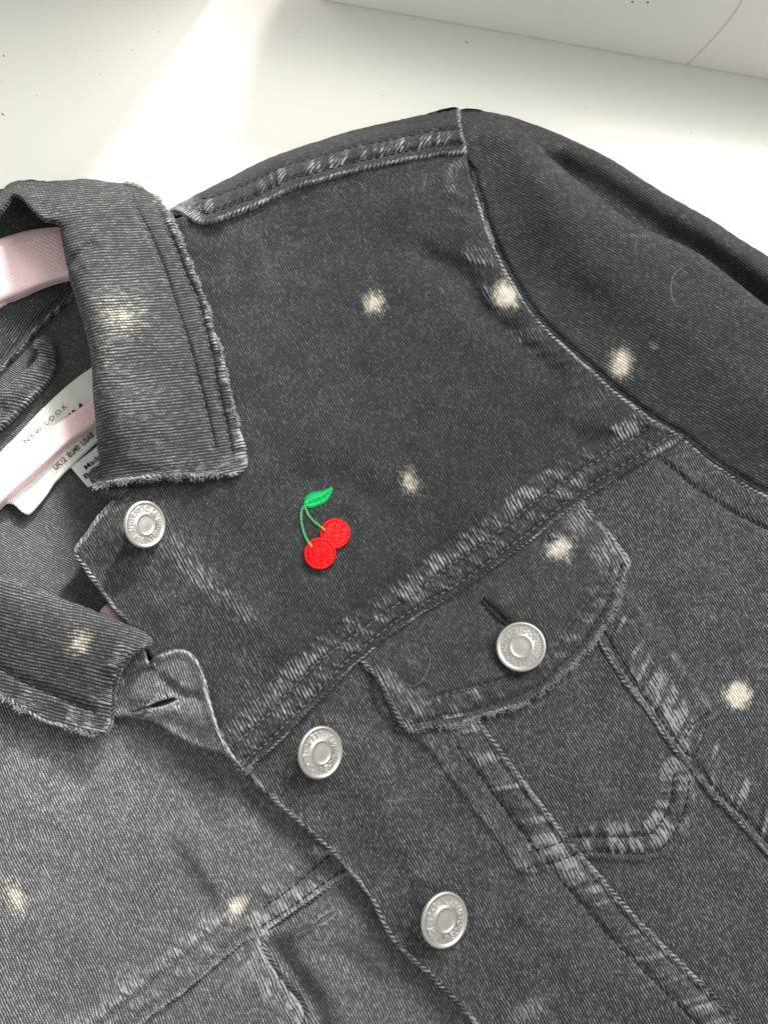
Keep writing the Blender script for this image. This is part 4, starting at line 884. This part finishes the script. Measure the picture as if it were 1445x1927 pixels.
def button(px, py, panel, tilt, az, start, rad=RB, lift=2.6, label=None):
    z = float(panel.z(px, py)[0]) + lift
    o = link('button', bme, M['metal'], J)
    o.location = tuple(P(px, py, z)); nrm = Vector((math.sin(tilt) * math.cos(az), math.sin(tilt) * math.sin(az), math.cos(tilt)))
    q = Vector((0, 0, 1)).rotation_difference(nrm)
    o.rotation_mode = 'QUATERNION'; o.rotation_quaternion = q @ Matrix.Rotation(start, 3, 'Z').to_quaternion()
    s = rad / RB; o.scale = (s, s, s)
    l = link('lettering', lme, M['metal_letter'], o)
    return o
# start = direction (counter-clockwise from image up) where the word begins
button(273, 987, yk, R(45), R(-12), R(115), 8.0, 6.0)
button(603, 1416, plk, R(38), R(-12), R(-95), 8.6, 5.8)
button(980, 1217, flp, R(6), R(200), R(103), 8.2, 2.4)
button(836, 1731, plk, R(33), R(-12), R(12), 8.8, 5.4)

# ------------------------------------------------------------------ cherry embroidery on the front yoke
def yz(x, y): return yk.z(x, y)
def cherry(cx, cy, r, name, lift, ang):
    T = Tubes(); d = np.array([math.cos(ang), math.sin(ang)]); n = np.array([-d[1], d[0]])
    k = 40
    for i in range(k):
        o = (i + 0.5) / k * 2 - 1; h = math.sqrt(max(0, 1 - o * o)) * 0.90
        # two or three runs per row with staggered ends
        cuts = [-h] + sorted(random.uniform(-h * 0.7, h * 0.7) for _ in range(2 if h > 0.4 else 1)) + [h]
        for a, b in zip(cuts[:-1], cuts[1:]):
            t = np.linspace(a, b, 5); oo = o * 0.92 + random.gauss(0, 0.006)
            x = cx + r * (d[0] * t + n[0] * oo); y = cy + r * (d[1] * t + n[1] * oo)
            z = yz(x, y) + lift + 0.55 * np.sqrt(np.maximum(0, 1 - (t * t + oo * oo))) + np.array([-0.16, 0.05, 0.1, 0.05, -0.16])
            T.add(P(x, y, z), 0.00019, 5)
    m = 110
    for i in range(m):
        a = 2 * math.pi * i / m; aa = a + 0.05
        rr = np.array([0.86, 0.95, 1.02]) * (1 + random.gauss(0, 0.012))
        x = cx + r * rr * np.cos([a, (a + aa) / 2, aa]); y = cy + r * rr * np.sin([a, (a + aa) / 2, aa])
        z = yz(x, y) + lift + np.array([0.40, 0.48, -0.10]); T.add(P(x, y, z), 0.00019, 5)
    # backing so no denim shows between threads
    an = np.linspace(0, 2 * math.pi, 40, endpoint=False); V = [P(cx, cy, float(yz(cx, cy)[0]) + lift + 0.35)]; x = cx + r * 0.93 * np.cos(an); y = cy + r * 0.93 * np.sin(an)
    V = np.concatenate([[V[0]], P(x, y, yz(x, y) + lift + 0.1)]); n0 = T.n; T.v.append(V); T.f += [(n0, n0 + 1 + (i + 1) % 40, n0 + 1 + i) for i in range(40)]; T.n += 41
    return T.build(name, M['red'], yko)
cherry(630.5, 1004.5, 28.0, 'embroidered_cherry', 0.25, 0.45)
cherry(602, 1042, 29.5, 'embroidered_cherry', 0.55, -0.35)
lf_up = spline([(572, 951), (573, 943), (576, 935), (586, 928), (603, 924.5), (615, 921), (624, 916)], 1.2); lf_lo = spline([(572, 951), (578, 955), (588, 956.5), (602, 951), (615, 943), (621, 933), (625, 922), (624, 916)], 1.2)
T = Tubes(); rib = spline([(572, 951), (590, 945), (606, 938), (618, 928), (624, 916)], 1.2)
for side in (lf_up, lf_lo):
    for i in range(44):
        t = (i + 0.5) / 44; e = side[int(t * (len(side) - 1))]; c = rib[int(min(1, t * 0.96) * (len(rib) - 1))]
        q = np.array([c, (c * 0.5 + e * 0.5), e + (e - c) * 0.04 * random.random()])
        z = yz(q[:, 0], q[:, 1]) + np.array([0.30, 0.62, 0.1]); T.add(P(q[:, 0], q[:, 1], z), 0.0002, 5)
poly = np.concatenate([lf_up, lf_lo[::-1]]); nb_ = len(poly); V = P(poly[:, 0], poly[:, 1], yz(poly[:, 0], poly[:, 1]) + 0.12); n0 = T.n
cen_ = rib[len(rib) // 2]; T.v.append(np.concatenate([V, P(cen_[0], cen_[1], float(yz(*cen_)[0]) + 0.3)[None]])); T.f += [(n0 + i, n0 + (i + 1) % nb_, n0 + nb_) for i in range(nb_)]; T.n += nb_ + 1
T.build('embroidered_leaf', M['green'], yko)
for pts, mt in (([(572, 951), (567, 962), (566.5, 980), (571, 1001), (578, 1017), (587, 1030)], 'lightgreen'), ([(573, 953), (580, 969), (590, 981), (601, 990), (612, 998)], 'lightgreen')):
    T = Tubes(); p = spline(pts, 3.2); t = np.gradient(p, axis=0); t /= np.linalg.norm(t, axis=1)[:, None]
    for i in range(len(p) - 1):
        q = np.array([p[i] + np.array([t[i][1], -t[i][0]]) * 2.2, p[i] + t[i] * 1.8, p[i] - np.array([t[i][1], -t[i][0]]) * 2.2 + t[i] * 3.2])
        lift = 0.25 + 0.95 * sstep(0.72, 0.85, i / len(p))
        T.add(P(q[:, 0], q[:, 1], yz(q[:, 0], q[:, 1]) + lift + np.array([-0.05, 0.3, -0.05])), 0.00019, 5)
    T.build('embroidered_stem', M[mt], yko)

# ------------------------------------------------------------------ loose hairs and fibres lying on the cloth
strand('loose_hair', [(262, 1468), (235, 1477), (214, 1492), (208, 1515), (218, 1540), (240, 1555), (264, 1566)], lf.z, 'hair', 'long pale hair curled on the lower left front panel')
strand('loose_hair', [(1285, 500), (1266, 520), (1262, 541), (1265, 562), (1272, 578)], slv.z, 'hair', 'pale curled hair lying on the sleeve')
strand('loose_hair', [(800, 1216), (809, 1236), (805, 1262), (791, 1283), (777, 1291), (758, 1284)], flp.z, 'hair', 'pale hooked hair lying on the buttoned pocket flap', rad=0.030)
strand('loose_hair', [(868, 1084), (858, 1100), (844, 1107), (828, 1100)], yk.z, 'hair', 'short pale hair on the stitched yoke seam', rad=0.030)
strand('loose_hair', [(1034, 1458), (1050, 1464), (1067, 1473)], cen.z, 'hair', 'straight white hair on the pocket panel')
strand('loose_hair', [(1399, 1253), (1408, 1243), (1421, 1236)], sid.z, 'hair', 'short pale hair beside the bleach spot on the side panel')
strand('loose_hair', [(794, 358), (799, 345), (803, 326)], yk.z, 'hair', 'short pale hair under the shoulder seam')
strand('loose_hair', [(662, 341), (676, 344), (686, 356)], yk.z, 'hair', 'bent pale hair below the middle of the shoulder seam', rad=0.030)
strand('loose_fibre', [(735, 448), (736, 455), (734, 463)], yk.z, 'redfibre', 'tiny red fibre on the yoke between shoulder seam and bleach spot')
strand('loose_fibre', [(634, 650), (638, 653), (640, 651)], yk.z, 'redfibre', 'tiny red fibre on the yoke above the cherries')
strand('loose_thread', [(268, 352), (272, 342), (275, 335)], 14.0, 'hair', 'thin thread sticking up from the collar edge', rad=0.06)
strand('loose_fibre', [(275, 335), (279, 331)], 14.2, 'brownfibre', 'tiny brown fleck at the end of the collar thread', rad=0.13)
